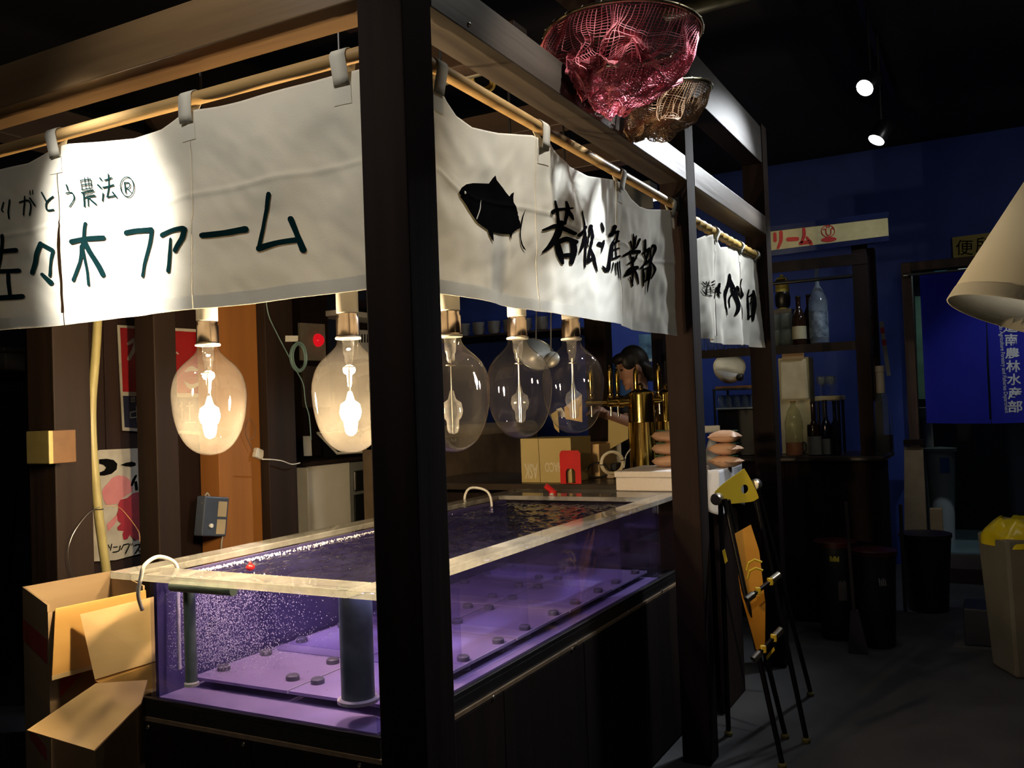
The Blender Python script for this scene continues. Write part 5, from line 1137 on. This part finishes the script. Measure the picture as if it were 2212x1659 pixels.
for i in range(2):
    for j in range(2): dup(g0, (XS+.05+.076*j, putx(1682, .05)-.074*i, zs1+.1125))
# row of glasses behind the narrow curtain
gl2 = tumbler(XS+.03, putx(1520, .03), zs1, 'clear tumbler in the row under the narrow curtain hem', 'tumblers under the narrow curtain')
for i in range(7):
    if i: dup(gl2, (XS+.03, putx(1520, .03)-.072*i, zs1))
# lower tier: rack with white bowl, glasses
zr2 = at(1590, 838, x=XS+.1).z
rk = thing('wire_rack', 'low black rack on the bar counter under the narrow curtain', 'rack', (XS+.2, putx(1600, .2), zc2))
ra, rb_ = putx(1640, .2)-.05, putx(1560, .2)+.02
mk('deck', box((XS+.04, ra, zr2-.012), (XS+.44, rb_, zr2)), M_black, rk)
for x in (XS+.05, XS+.42):
    for y in (ra+.01, rb_-.01): mk('leg', cyl((x, y, zc2+.001), (x, y, zr2-.0125), .008), M_black, rk)
bw = thing('rice_bowl', 'big white bowl tipped on its side on the black rack', 'bowl', (XS+.2, putx(1578, .2), zr2))
bwc = at(1575, 803, x=XS+.16)
mk('bowl_shell', lathe([(.11, .06), (.105, .02), (.08, -.03), (.045, -.055), (.001, -.06)], bwc, 32, axis=(-.75, -.25, .6)), mat('white_porcelain', (.62, .60, .52), None, 6, .25), bw, smooth=True, thick=.006)
mk('lid_disc', lathe([(.107, .055), (.09, .068), (.001, .075)], bwc, 32, axis=(-.75, -.25, .6)), mat('pale_grey_plastic', (.5, .52, .55), None, 6, .35), bw, smooth='auto')
mk('handle', ball(at(1598, 815, x=XS+.06), .028), M_black, bw, smooth=True)
mk('stand_board', box((XS+.05, ra+.02, zr2+.001), (XS+.35, rb_-.02, zr2+.014)), M_orz, bw)
zg = at(1600, 880, x=XS+.1).z
mk('glass_tray', box((XS+.06, ra+.012, zg-.012), (XS+.40, rb_-.012, zg)), mat('grey_tray', (.34, .36, .36), None, 6, .4), label='grey tray of upturned glasses inside the black rack', cat='tray', bevel=.003)
mk('monitor_box', box((XS+.08, ra+.02, zc2+.001), (XS+.38, rb_-.02, zg-.013)), M_black, label='black appliance box on the bar counter under the glass tray', cat='appliance', bevel=.006)
gl3 = tumbler(XS+.09, ra+.06, zg, 'upturned clear glass on the grey tray', 'glasses on the grey tray', .8, True)
for i in range(6):
    for j in range(3):
        y = ra+.06+.058*i
        if (i or j) and y < rb_-.04: dup(gl3, (XS+.09+.06*j, y, zg))
# carton with paper, glasses, jug, bottles on the bar counter
bxc = thing('white_carton', 'white cardboard carton on the bar counter behind the hung sheet', 'box', (XS+.35, putx(1720, .3), zc2))
mk('body', box((XS+.26, putx(1752, .26), zc2+.001), (XS+.45, putx(1686, .26), at(1720, 772, x=XS+.26).z)), mat('off_white_card', (.48, .45, .30), None, 6, .7), bxc, bevel=.004)
sh_ = thing('paper_sheet', 'creased handwritten sheet of paper hanging from the upper shelf', 'paper', at(1715, 865, x=XS+.02))
q = [at(a, b, x=XS+.02) for a, b in ((1684, 778), (1741, 775), (1747, 862), (1687, 865))]
mk('sheet', grid(lambda a, b: (q[3].lerp(q[2], a)).lerp(q[0].lerp(q[1], a), b)+V((.006*noise.noise((a*4, b*4, 1)), 0, 0)), 16, 20), mat('creased_paper', (.60, .57, .42), (.44, .41, .29), 7, .8, bump=.3, detail=8), sh_, smooth=True, thick=.001)
mk('clip', box((XS+.005, q[0].y-.16, q[0].z+.002), (XS+.03, q[0].y-.02, zs1-.031)), M_kd, sh_)
zg2 = at(1790, 855, x=XS+.14).z
ya_, yb_ = putx(1822, .22)+.01, putx(1762, .22)
gs = thing('glass_stand', 'cream plastic stand holding wine glasses on the bar counter', 'stand', (XS+.2, (ya_+yb_)/2, zc2))
mk('top', box((XS+.20, ya_, zg2-.035), (XS+.44, yb_, zg2)), mat('cream_tub', (.42, .38, .24), None, 7, .5), gs, bevel=.008)
for x in (XS+.22, XS+.42):
    for y in (ya_+.02, yb_-.02): mk('leg', cyl((x, y, zc2+.001), (x, y, zg2-.036), .01), M_black, gs)
wine = [(.001, 0), (.03, 0), (.031, .003), (.006, .006), (.004, .012), (.004, .07), (.012, .08), (.03, .105), (.034, .13), (.031, .16), (.0295, .16), (.032, .13), (.028, .107), (.001, .085)]
w0 = mk('wine_glass', lathe([(r*.85, z*.85) for r, z in wine], (XS+.24, yb_-.04, zg2+.001), 18, cap=False), M_glass, label='small stemmed glass on the cream stand', cat='glass', group='stemmed glasses on the cream stand', smooth=True, base=(XS+.24, yb_-.04, zg2+.001))
for i in range(4):
    for j in range(3):
        y = yb_-.04-.06*i
        if (i or j) and y > ya_+.02: dup(w0, (XS+.24+.07*j, y, zg2+.001))
# PET jug with pink drink
jx, jy = XS+.06, putx(1714, .06); jh = at(1714, 866, x=jx).z-zc2; jr_ = .06
jg = thing('plastic_jug', 'clear plastic jug holding a little pink drink on the bar counter', 'jug', (jx, jy, zc2))
mk('shell', lathe([(jr_*.9, .001), (jr_, .01), (jr_*.96, jh*.2), (jr_, jh*.25), (jr_*.94, jh*.45), (jr_, jh*.5), (jr_*.98, jh*.62), (jr_*.7, jh*.8), (jr_*.3, jh*.92), (jr_*.28, jh*.97)], (jx, jy, zc2), 28, cap=False), glass('pet_plastic', (.90, .92, .80), 1.5, .05, .22, (.55, .52, .34)), jg, smooth=True)
mk('drink', lathe([(jr_*.88, .004), (jr_*.94, .012), (jr_*.92, jh*.24), (.001, jh*.24)], (jx, jy, zc2), 28), mat('pink_drink', (.42, .13, .10), None, 4, .2), jg, smooth='auto')
mk('cap', lathe([(jr_*.32, jh*.9705), (jr_*.32, jh), (.001, jh*1.005)], (jx, jy, zc2), 18), M_kd, jg, smooth='auto')
mk('handle', tube(smooth_pts([(jx-.02, jy-jr_*.9, zc2+jh*.25), (jx-.02, jy-jr_*1.25, zc2+jh*.22), (jx-.02, jy-jr_*1.28, zc2+jh*.1), (jx-.02, jy-jr_*.95, zc2+jh*.05)], 5), .005, 8), M_black, jg, smooth=True)
bottle(XS+.05, putx(1757, .05), zc2, at(1750, 868, x=XS+.05).z-zc2, .045, M_gbrn, 'tall brown bottle with a wide pale label beside the pink jug', M_labg, l0=.02, l1=.36, neck=.42)
bottle(XS+.07, putx(1783, .07), zc2, at(1779, 864, x=XS+.05).z-zc2, .031, M_gdk, 'dark blue bottle with a small tag between the brown ones', M_labg, l0=.02, l1=.3, neck=.35)
bottle(XS+.05, putx(1803, .05), zc2, at(1797, 866, x=XS+.05).z-zc2, .029, M_gdk, 'slim dark bottle close to the shelf post', None, neck=.38)
# square clear bottles right of the post
def sqbottle(x, y, z, w, h, label, capm, hh=.16):
    t = thing('square_bottle', label, 'bottle', (x, y, z))
    mk('glass_body', prism([(x-w/2, y-w/2, z+.001), (x+w/2, y-w/2, z+.001), (x+w/2, y+w/2, z+.001), (x-w/2, y+w/2, z+.001)], (0, 0, h*(1-hh)-.03)), M_gclr, t, bevel=.008)
    mk('neck', lathe([(w*.36, h*(1-hh)-.03), (w*.28, h*(1-hh)), (w*.26, h*(1-hh)+.02)], (x, y, z), 18, cap=False), M_gclr, t, smooth=True)
    mk('cap', lathe([(w*.30, h*(1-hh)+.0205), (w*.30, h*.93), (w*.33, h*.935), (w*.33, h), (.001, h*1.002)], (x, y, z), 20), capm, t, smooth='auto')
sqx = XS+.02
sqbottle(sqx, min(putx(1870, .02), yp-.132), zc2, .088, at(1870, 792, x=sqx).z-zc2, 'tall square clear bottle with a cream cap at the counter corner', mat('dim_cream_cap', (.38, .34, .28), None, 8, .5), .34)
jx, jy = XS+.20, min(putx(1898, .2), yp-.12)
bj = thing('round_jar', 'big round clear jar behind the square bottle', 'jar', (jx, jy, zc2)); jh = at(1898, 845, x=jx).z-zc2
jw = min(.085, jy-.085-yr+.085 if jy-.085 > yr else .06)
mk('shell', lathe([(jw*.8, .001), (jw, .02), (jw, jh*.55), (jw*.8, jh*.78), (jw*.5, jh*.95), (.001, jh)], (jx, jy, zc2), 28), M_gclr, bj, smooth='auto')
mk('drink', lathe([(jw*.7, .01), (jw*.9, .03), (jw*.9, jh*.3), (.001, jh*.3)], (jx, jy, zc2), 24), mat('plum_drink', (.10, .03, .02), None, 4, .2), bj, smooth='auto')
mk('black_tin', box((XS+.36, yr+.0, zc2+.001), (XS+.45, yr+.10, at(1900, 950, x=XS+.4).z)), M_black, label='small black tin at the end of the bar counter', cat='tin', bevel=.005)
# striped paper strip
stx = XS+.56
sp_ = thing('paper_strip', 'red and white striped paper strip hanging at the side of the bar shelves', 'paper', at(1912, 812, x=stx))
for i in range(9):
    a0, a1 = 695+13*i, 695+13*(i+1); s0, s1 = 1899+(a0-695)*.14, 1899+(a1-695)*.14
    mk('band', prism([at(s0, a0, x=stx), at(s0+9, a0-1, x=stx), at(s1+9, a1-1, x=stx), at(s1, a1, x=stx)], (.001, 0, 0)), M_rpr if i in (1, 3) else mat('dull_white_paper', (.40, .38, .34), None, 8, .7), sp_)
# ================================================================ doorway: curtain, sign, bins
def f4(u, t): return .012*math.sin(u*9)*t+.006*math.sin(u*21+1)*t
M_bcl = cloth('royal_blue_cloth', (.030, .035, .42), .25)
xn = XW-.075
n4 = Noren('doorway_curtain', 'royal blue doorway curtain with white vertical writing', 'x', xn,
           [(1994, 594), (2060, 586), (2135, 577), (2260, 562)], [(2003, 914), (2060, 915), (2135, 915), (2260, 912)], (-1, 0, 0), f4, M_bcl)
ua, ub, uc = n4.uz(1996, 800)[0], n4.uz(2135, 780)[0], max(n4.uz(2255, 800)[0], dr+.05)
n4.panel(ub+.004, ua, 40, 30, notch=lambda a, b: (1-a)**6*.010*max(0, min(1, (.6-b)*5)))
n4.panel(uc, ub-.002, 40, 30)
M_wh = mat('white_cloth_print', (.62, .66, .72), None, 8, .8)
chars = [('道', 2167, 692, 2198, 718), ('南', 2170.6, 721, 2198, 747), ('農', 2171, 751, 2203, 775), ('林', 2173, 778, 2204, 804), ('水', 2175, 807, 2206, 832), ('産', 2177, 836, 2207, 863), ('部', 2177, 865, 2209, 891), ('海', 2163, 662, 2194, 688), ('北', 2160, 632, 2191, 658)]
for ch, a, b, c, d in chars: n4.ink('kanji', [refine(fit2(type2(ch, 1, .018), a, d, c, b), 6)], M_wh, .004)
v, f = type2('Southern Hokkaido Agriculture Forestry and Fisheries Department', 1, .005)
Lx = max(p.x for p in v); k = (892-640)/Lx
n4.ink('romaji', [([V((2151+(p.x*k)*.068+p.y*k*1.35, 640+p.x*k, 0)) for p in v], f)], M_wh, .004)
rz = at(2060, 588, x=xn).z+.012
r = thing('curtain_rod', 'thin grey rod across the doorway above the blue curtain', 'rod', (xn, (dl+dr)/2, rz))
mk('pole', cyl((xn, dl+.02, rz), (xn, dr-.02, rz), .010), mat('dull_grey_rod', (.12, .12, .13), None, 6, .4), r, smooth='auto')
mk('cup', cyl((xn, dl-.005, rz), (xn, dl+.03, rz), .02), M_steel, r)
ts = thing('toilet_sign', 'yellow board with black brush writing above the doorway', 'sign', at(2100, 568, x=XW-.03))
mk('board', prism([at(a, b, x=XW-.032) for a, b in ((2057, 513), (2150, 501), (2152, 557), (2060, 568))], (.03, 0, 0)), mat('mustard_board', (.40, .31, .05), (.34, .26, .04), 5, .5), ts)
for ch, a, b, c, d in (('便', 2065, 518, 2102, 551), ('所', 2108, 512, 2144, 546)):
    v, f = fit2(type2(ch, 1), a, d, c, b); onx('kanji', (v, f), XW-.0345, M_blk, ts)
sz = .12
# glimpse of the passage: exit sign's reflection as a glowing panel, wash basin
ex_ = thing('exit_reflection', 'small cyan glowing panel standing in for an exit sign reflection over the curtain', 'lamp', at(2032, 600, x=7.9))  # glowing stand-in for a reflected exit sign
mk('case', prism([at(a, b, x=7.9) for a, b in ((2018, 583), (2045, 582), (2046, 600), (2017, 601))], (.03, 0, 0)), emis('cyan_exit_reflection', (.05, .35, .5), .9), ex_)
mk('bar', prism([at(a, b, x=7.897) for a, b in ((2010, 598), (2050, 594), (2050, 596), (2010, 600))], (.01, 0, 0)), M_black, ex_)
mk('bracket', box((7.93, at(2032, 590, x=7.9).y-.02, at(2032, 590, x=7.9).z), (8.6, at(2032, 590, x=7.9).y+.02, at(2032, 590, x=7.9).z+.03)), M_black, ex_)
pl = thing('passage_light', 'ceiling lamp inside the passage', 'light', (7.8, (dl+dr)/2, 2.7))
mk('diffuser', box((7.6, (dl+dr)/2-.25, 2.66), (8.0, (dl+dr)/2+.25, 2.70)), emis('passage_lamp', (.75, .95, .85), 2.5), pl)
mk('stem', cyl((7.8, (dl+dr)/2, 2.7), (7.8, (dl+dr)/2, 3.7), .02), M_black, pl)
q = at(2000, 880, x=8.15)
ba = thing('wash_basin', 'white wash basin glimpsed at the edge of the blue curtain', 'basin', (q.x, q.y, sz+.0105))
mk('bowl', lathe([(.05, -.10), (.14, -.06), (.18, .0), (.165, .0), (.12, -.05), (.001, -.08)], (q.x, q.y, q.z), 28), M_white, ba, smooth='auto')
mk('pedestal', cyl((q.x, q.y, sz+.0105), (q.x, q.y, q.z-.0995), .07, .05), M_white, ba, smooth='auto')
mk('passage_door', prism([at(a, b, x=8.4) for a, b in ((1976, 640), (1996, 640), (2000, 862), (1984, 862))], (.03, 0, 0)), mat('green_lit_door', (.40, .68, .50), None, 5, .5), label='door edge coloured pale green for the green light inside the passage', cat='door')  # green light in the passage put into the door's colour
mk('door_step', box((XW-.75, dr-.1, 0), (XW-.06, dl-.14, sz)), wood('brown_step', (.07, .045, .04), (.05, .032, .03), 'y'), label='low brown step in front of the doorway', cat='step', bevel=.006)
mk('passage_mat', box((XW-.05, dr+.04, .001), (8.4, dl-.06, sz+.01)), mat('blue_lit_tile', (.16, .24, .28), (.12, .19, .23), 6, .3), label='tiled floor block inside the doorway with its bluish light put into the colour', cat='floor block')  # bluish light on the floor put into the tile colour
# cream wall piece and trash can left of the door
cwx = XW-.35
mk('cream_panel', prism([at(1953, 965, x=cwx), at(1993, 965, x=cwx), V((cwx, at(2003, 1160, x=cwx).y, 0)), V((cwx, at(1950, 1150, x=cwx).y, 0))], (.05, 0, 0)), mat('stained_cream_plaster', (.50, .38, .24), (.40, .29, .18), 9, .7, bump=.2), label='stained cream panel leaning left of the doorway', cat='panel')
mk('panel_cap', box((cwx-.02, at(1996, 955, x=cwx).y, at(1970, 963, x=cwx).z+.001), (cwx+.12, at(1952, 955, x=cwx).y, at(1970, 950, x=cwx).z)), M_wbz, label='brown wooden ledge on the stained cream panel', cat='ledge')
q = at(2034, 1050, x=7.55); tz = at(2034, 968, x=7.55).z
tcn = thing('waste_bin', 'tall pale grey waste bin with a blue label inside the doorway', 'bin', (q.x, q.y, sz+.011))
M_gry = mat('pale_grey_bin', (.34, .40, .42), (.29, .35, .37), 6, .4)
mk('body', lathe([(.09, sz+.011), (.125, tz-.03)], (q.x, q.y, 0), 32), M_gry, tcn, smooth='auto')
mk('lid_rim', lathe([(.126, tz-.03), (.14, tz-.028), (.14, tz), (.001, tz+.015)], (q.x, q.y, 0), 32), M_gry, tcn, smooth='auto')
lb = at(2020, 1000, x=7.43)
mk('blue_label', grid(lambda a, b: (q.x+.1235*math.cos(math.radians(180+40*a)), q.y+.1235*math.sin(math.radians(180+40*a)), tz-.22+.14*b), 8, 2), mat('blue_label_print', (.05, .16, .5), None, 8, .5), tcn)
q2 = at(2025, 1130, x=7.2)
mk('small_carton', box((7.2, q2.y-.04, sz+.011), (7.32, q2.y+.06, at(2025, 1100, x=7.2).z)), M_kd, label='small cardboard carton at the foot of the grey waste bin', cat='box', bevel=.003)
# passage tile block must carry the bin
# ---- near bin with yellow bag
q = at(2215, 1460, z=0)
yb = thing('waste_bin', 'grey square waste bin lined with a yellow bag beside the aisle', 'bin', (q.x, q.y, 0))
zt4 = at(2190, 1160, x=q.x).z
M_gb = mat('dull_grey_bin', (.17, .165, .15), (.14, .135, .12), 6, .5)
def taper(c, w0, w1, z0, z1, rz):
    cs, sn_ = math.cos(rz), math.sin(rz); r = lambda a, b, w, z: V((c.x+(a*cs-b*sn_)*w, c.y+(a*sn_+b*cs)*w, z))
    a = [r(*k, w0, z0) for k in ((-1, -1), (1, -1), (1, 1), (-1, 1))]; b = [r(*k, w1, z1) for k in ((-1, -1), (1, -1), (1, 1), (-1, 1))]
    return a+b, [(3, 2, 1, 0), (4, 5, 6, 7), (0, 1, 5, 4), (1, 2, 6, 5), (2, 3, 7, 6), (3, 0, 4, 7)]
q = V((q.x+.1, q.y-.02, 0))
mk('body', taper(q, .13, .165, .001, zt4, .45), M_gb, yb, bevel=.015)
mk('yellow_bag', ([V((q.x+(.18+.02*math.sin(th*5+ph*3))*math.cos(th)*(1.08 if ph < .6 else 1.0)*math.cos(max(0, ph-.3)*1.3), q.y+(.18+.02*math.cos(th*4))*math.sin(th)*math.cos(max(0, ph-.3)*1.3), zt4-.05+.13*ph+.015*math.sin(th*7)*ph)) for ph in [i/8 for i in range(9)] for th in [2*math.pi*j/40 for j in range(40)]],
   [(i*40+j, i*40+(j+1) % 40, (i+1)*40+(j+1) % 40, (i+1)*40+j) for i in range(8) for j in range(40)]+[tuple(8*40+j for j in range(40))]), mat('yellow_plastic_bag', (.62, .52, .02), (.52, .42, .01), 7, .25), yb, smooth=True)
# ---- buckets, brooms, dark crate
def bucket(px, py, r, h, label, rimm, grp):
    p = at(px, py, z=0); p = V((p.x+r*.8, p.y, 0)); t = thing('bucket', label, 'bucket', (p.x, p.y, 0), grp)
    mk('body', lathe([(r*.8, .001), (r*.82, .01), (r, h-.03)], p, 30), mat('charcoal_bucket', (.010, .014, .022), None, 7, .4), t, smooth='auto')
    mk('rim', lathe([(r*1.0, h-.03), (r*1.06, h-.028), (r*1.06, h), (r*.98, h+.005), (.001, h+.02)], p, 30), rimm, t, smooth='auto')
    dirc = (CAM-p); dirc.z = 0; dirc.normalize(); sd_ = V((-dirc.y, dirc.x, 0))
    o = p+dirc*(r*1.005)
    return t, p, dirc, sd_
M_drk_red = mat('dark_red_lid', (.05, .006, .010), None, 7, .35)
bA, pA, dA, sA = bucket(1808, 1385, .125, .60, 'dark bucket with a dark red lid and a yellow sticker before the bar', M_drk_red, None)
v0 = pA+dA*.156
mk('yellow_sticker', grid(lambda a, b: (lambda th: (pA.x+.1225*math.cos(th), pA.y+.1225*math.sin(th), .49+.035*b))(math.atan2(dA.y, dA.x)+.15-.45*a), 8, 2), mat('yellow_sticker', (.40, .40, .04), None, 8, .4), bA)
mk('paper_label', grid(lambda a, b: (lambda th: (pA.x+.1165*math.cos(th), pA.y+.1165*math.sin(th), .25+.13*b))(math.atan2(dA.y, dA.x)+.5-.45*a), 8, 2), mat('dim_label', (.12, .11, .12), None, 8, .6), bA)
bB, pB, dB, sB = bucket(1893, 1402, .122, .57, 'dark bucket with a red brown lid touching its twin before the bar', M_drk_red, None)
for k in range(4):
    mk('white_stripe', grid(lambda a, b, k=k: (lambda th: (pB.x+.1165*math.cos(th), pB.y+.1165*math.sin(th), .375+.045*b))(math.atan2(dB.y, dB.x)+.55-.10*k-.05*a-.04*b), 2, 2), mat('white_stripe_print', (.35, .35, .36), None, 8, .6), bB)
tall = at(1975, 1325, z=0); tall.y -= .08
tb3 = thing('bucket', 'tall dark brown bin near the cream panel', 'bin', (tall.x+.15, tall.y, 0))
mk('body', lathe([(.13, .001), (.165, .50)], (tall.x+.15, tall.y, 0), 30), mat('dark_brown_bin', (.022, .016, .016), None, 7, .4), tb3, smooth='auto')
mk('rim', lathe([(.165, .50), (.172, .505), (.172, .53), (.001, .54)], (tall.x+.15, tall.y, 0), 30), mat('dark_brown_bin', (.022, .016, .016)), tb3, smooth='auto')
def broom(px0, py0, px1, py1, x, label):
    a = at(px0, py0, x=x); b = at(px1, py1, x=x); b.z = .002; t = thing('broom', label, 'broom', V((b.x, b.y, b.z-.0)))
    mk('pole', cyl(a, a.lerp(b, .72), .011, n=10), mat('worn_pole', (.07, .055, .05), None, 9, .5), t, smooth='auto')
    c = a.lerp(b, .72)
    mk('bristles', prism([c+V((0, .02, 0)), c+V((0, -.02, 0)), V((b.x, b.y-.06, b.z)), V((b.x, b.y+.05, b.z))], (.03, 0, 0)), mat('grey_bristle', (.09, .08, .08), None, 60, .9), t)
broom(1827, 1085, 1850, 1375, 3.93, 'broom leaning against the twin buckets')
bp = at(1945, 1090, x=5.0); bq2 = at(1950, 1280, x=5.0)
mk('mop_pole', cyl(bp, V((bq2.x+.12, bq2.y, .0)), .012, n=10), mat('worn_pole', (.07, .055, .05)), label='thin mop pole standing by the tall brown bin', cat='pole', smooth='auto')
q = at(2150, 1400, z=0)
mk('floor_crate', box((q.x, q.y-.02, .001), (q.x+.30, q.y+.16, .22)), mat('navy_crate', (.02, .026, .055), None, 7, .5), label='dark navy crate on the floor behind the grey waste bin', cat='crate', bevel=.01)
mk('floor_mat', box((q.x-.06, q.y-.06, .0002), (q.x+.4, q.y+.22, .001)), mat('pale_floor_mat', (.12, .12, .13), None, 7, .7), label='thin pale mat under the navy crate', cat='mat')
# ================================================================ folding ladder
M_lby = mat('ladder_yellow', (.66, .48, .04), (.60, .42, .03), 8, .35)
M_lbo = mat('ladder_orange', (.55, .24, .02), (.46, .19, .015), 8, .35)
M_leg = mat('black_ladder_tube', (.02, .018, .018), None, 8, .3, .6)
M_alu = mat('cast_aluminium', (.5, .48, .44), None, 14, .35, 1.)
TL, TR = at(1558, 1072, d=3.98), at(1634, 1040, d=4.06)
lad = thing('folding_ladder', 'folded black stepladder with yellow plates leaning beside the tall post', 'ladder', at(1700, 1560, z=0))
cap = [at(a, b, d=d) for a, b, d in ((1545, 1062, 3.96), (1600, 1018, 4.02), (1610, 1015, 4.03), (1638, 1070, 4.06), (1634, 1080, 4.05), (1618, 1085, 4.03), (1566, 1088, 3.96))]
nn = (cap[1]-cap[0]).cross(cap[3]-cap[0]).normalized(); cap = [p-nn*(p-cap[0]).dot(nn) for p in cap]
ctr = at(1612, 1057, d=4.02); ctr -= nn*(ctr-cap[0]).dot(nn)
def holed(poly, c, r, n=18):
    bm = bmesh.new()
    k = len(poly); hole = []
    u = (poly[0]-c).normalized(); w = nn.cross(u)
    ring_ = [c+(u*math.cos(2*math.pi*i/n)+w*math.sin(2*math.pi*i/n))*r for i in range(n)]
    ang = lambda p: math.atan2((p-c).dot(w), (p-c).dot(u)) % (2*math.pi)
    # dense outer outline sampled by angle
    out = []
    for i in range(n):
        a = 2*math.pi*i/n; d = u*math.cos(a)+w*math.sin(a); best = None
        for j in range(k):
            p0, p1 = poly[j], poly[(j+1) % k]; e = p1-p0
            den = d.cross(e).dot(nn)
            if abs(den) < 1e-9: continue
            t = (p0-c).cross(e).dot(nn)/den; s = (p0-c).cross(d).dot(nn)/den
            if t > 0 and -1e-6 <= s <= 1+1e-6 and (best is None or t > best): best = t
        out.append(c+d*(best or r*2))
    bm.free(); vs = ring_+out; fs = [(i, (i+1) % n, n+(i+1) % n, n+i) for i in range(n)]
    th2 = nn*.003; vs2 = vs+[v+th2 for v in vs]; m2 = 2*n
    fs2 = fs+[tuple(q+m2 for q in f[::-1]) for f in fs]+[(n+i, n+(i+1) % n, m2+n+(i+1) % n, m2+n+i) for i in range(n)]+[(i, m2+i, m2+(i+1) % n, (i+1) % n) for i in range(n)]
    return vs2, fs2
dense = smooth_pts(cap, 5, closed=True)
mk('top_cap', holed(dense, ctr, .020, 36), M_lby, lad)
feet = [at(1574, 1589, z=0), at(1696, 1595, z=0), at(1742, 1604, z=0), at(1751, 1503, z=0)]
tops = [at(1556, 1075, d=3.97), at(1572, 1080, d=3.95), at(1628, 1055, d=4.08), at(1634, 1050, d=4.12)]
for k in range(4):
    f0 = V((feet[k].x, feet[k].y, .02)); lg = mk('leg', cyl(tops[k], f0, .0115, n=12), M_leg, lad, smooth='auto')
    mk('foot', lathe([(.001, -.004), (.017, -.002), (.019, .010), (.014, .018)], (f0.x, f0.y, .004), 16), mat('olive_rubber', (.22, .19, .06), None, 8, .6), lg, smooth='auto')
f5 = at(1690, 1659, z=0); 
lg = mk('leg', cyl(at(1565, 1078, d=3.93), V((f5.x, f5.y, .02)), .0115, n=12), M_leg, lad, smooth='auto'); mk('foot', lathe([(.001, -.004), (.017, -.002), (.019, .010), (.014, .018)], (f5.x, f5.y, .004), 16), mat('olive_rubber', (.22, .19, .06)), lg, smooth='auto')
for e in (at(1549, 1078, d=3.95), at(1632, 1047, d=4.08)):
    mk('pivot', lathe([(.024, -.02), (.026, -.016), (.026, .014), (.02, .02), (.001, .021)], e, 20, axis=(-FW*.8-RT*.5).normalized()), M_alu, lad, smooth='auto')
def plate(pxs, ds, m, nm, th=.004):
    q = [at(a, b, d=d) for (a, b), d in zip(pxs, ds)]; n = (q[1]-q[0]).cross(q[2]-q[0]).normalized(); q = [v-n*(v-q[0]).dot(n) for v in q]
    return mk(nm, prism(q, n*th), m, lad)
p1 = plate([(1583, 1155), (1622, 1133), (1640, 1190), (1665, 1300), (1672, 1390), (1655, 1400), (1610, 1280)], [3.93, 3.97, 3.93, 3.80, 3.70, 3.68, 3.80], M_lbo, 'platform')
plate([(1560, 1190), (1566, 1186), (1572, 1212), (1566, 1218)], [3.88]*4, M_lby, 'yellow_tab')
for k, (px, py) in enumerate(((1630, 1222), (1632, 1240))):
    c_ = at(px, py, d=3.77); mk('grip', tube([c_+RT*(-.034)-UP*.02, c_+RT*(-.025)+UP*.012, c_+UP*.025, c_+RT*.03+UP*.015], .005, 8), M_lby, lad, smooth='auto')
for (a, b, d0, d1) in (((1612, 1296), (1683, 1241), 3.74, 3.82), ((1627, 1425), (1688, 1360), 3.62, 3.70)):
    A_, B_ = at(*a, d=d0), at(*b, d=d1); bar = mk('crossbar', cyl(A_, B_, .009, n=12), M_leg, lad, smooth='auto')
    for e, f in ((A_, B_), (B_, A_)): mk('clamp', cyl(e, e.lerp(f, .22), .015, n=14), M_alu, bar, smooth='auto')
    for f in (.35, .72): mk('hinge', cbox(A_.lerp(B_, f), (.022, .022, .03), YAW), M_lby, bar, bevel=.004)
plate([(1655, 1420), (1672, 1398), (1674, 1404), (1657, 1426)], [3.66]*4, M_lby, 'lower_tab')
# ================================================================ fabric lampshade by the aisle
lc_ = at(2232, 690, d=1.75); axl = (RT*.30+UP*.95-FW*.02).normalized()
R_ = 174/F*1.75; hL = .34
lsx = thing('pendant_lampshade', 'off-white fabric lampshade hanging tilted beside the aisle', 'lampshade', lc_)
M_shade = cloth('off_white_linen', (.60, .58, .50), .25)
mk('shade', lathe([(R_, 0), (R_*.72, hL*.5), (R_*.44, hL)], lc_, 56, axis=axl, cap=False), M_shade, lsx, smooth=True, thick=.0025)
mk('hem', lathe([(R_+.002, .0), (R_*.955+.002, hL*.08)], lc_, 56, axis=axl, cap=False), M_shade, lsx, smooth=True)
tp = lc_+axl*hL
mk('bulb', ball(lc_+axl*.12, .03), emis('shade_bulb', (1, .92, .80), 30), lsx, smooth=True)
mk('spider', join(*[cyl(tp, tp+(frame_of(axl)[0]*math.cos(a)+frame_of(axl)[1]*math.sin(a))*R_*.44, .0025, n=8) for a in (0, 2.09, 4.19)]+[cyl(tp, lc_+axl*.14, .012, n=12)]), M_black, lsx)
mk('cord', tube([tp, tp+axl*.1, V((tp.x+.1, tp.y-.1, 3.7))], .004, 8), M_black, lsx)
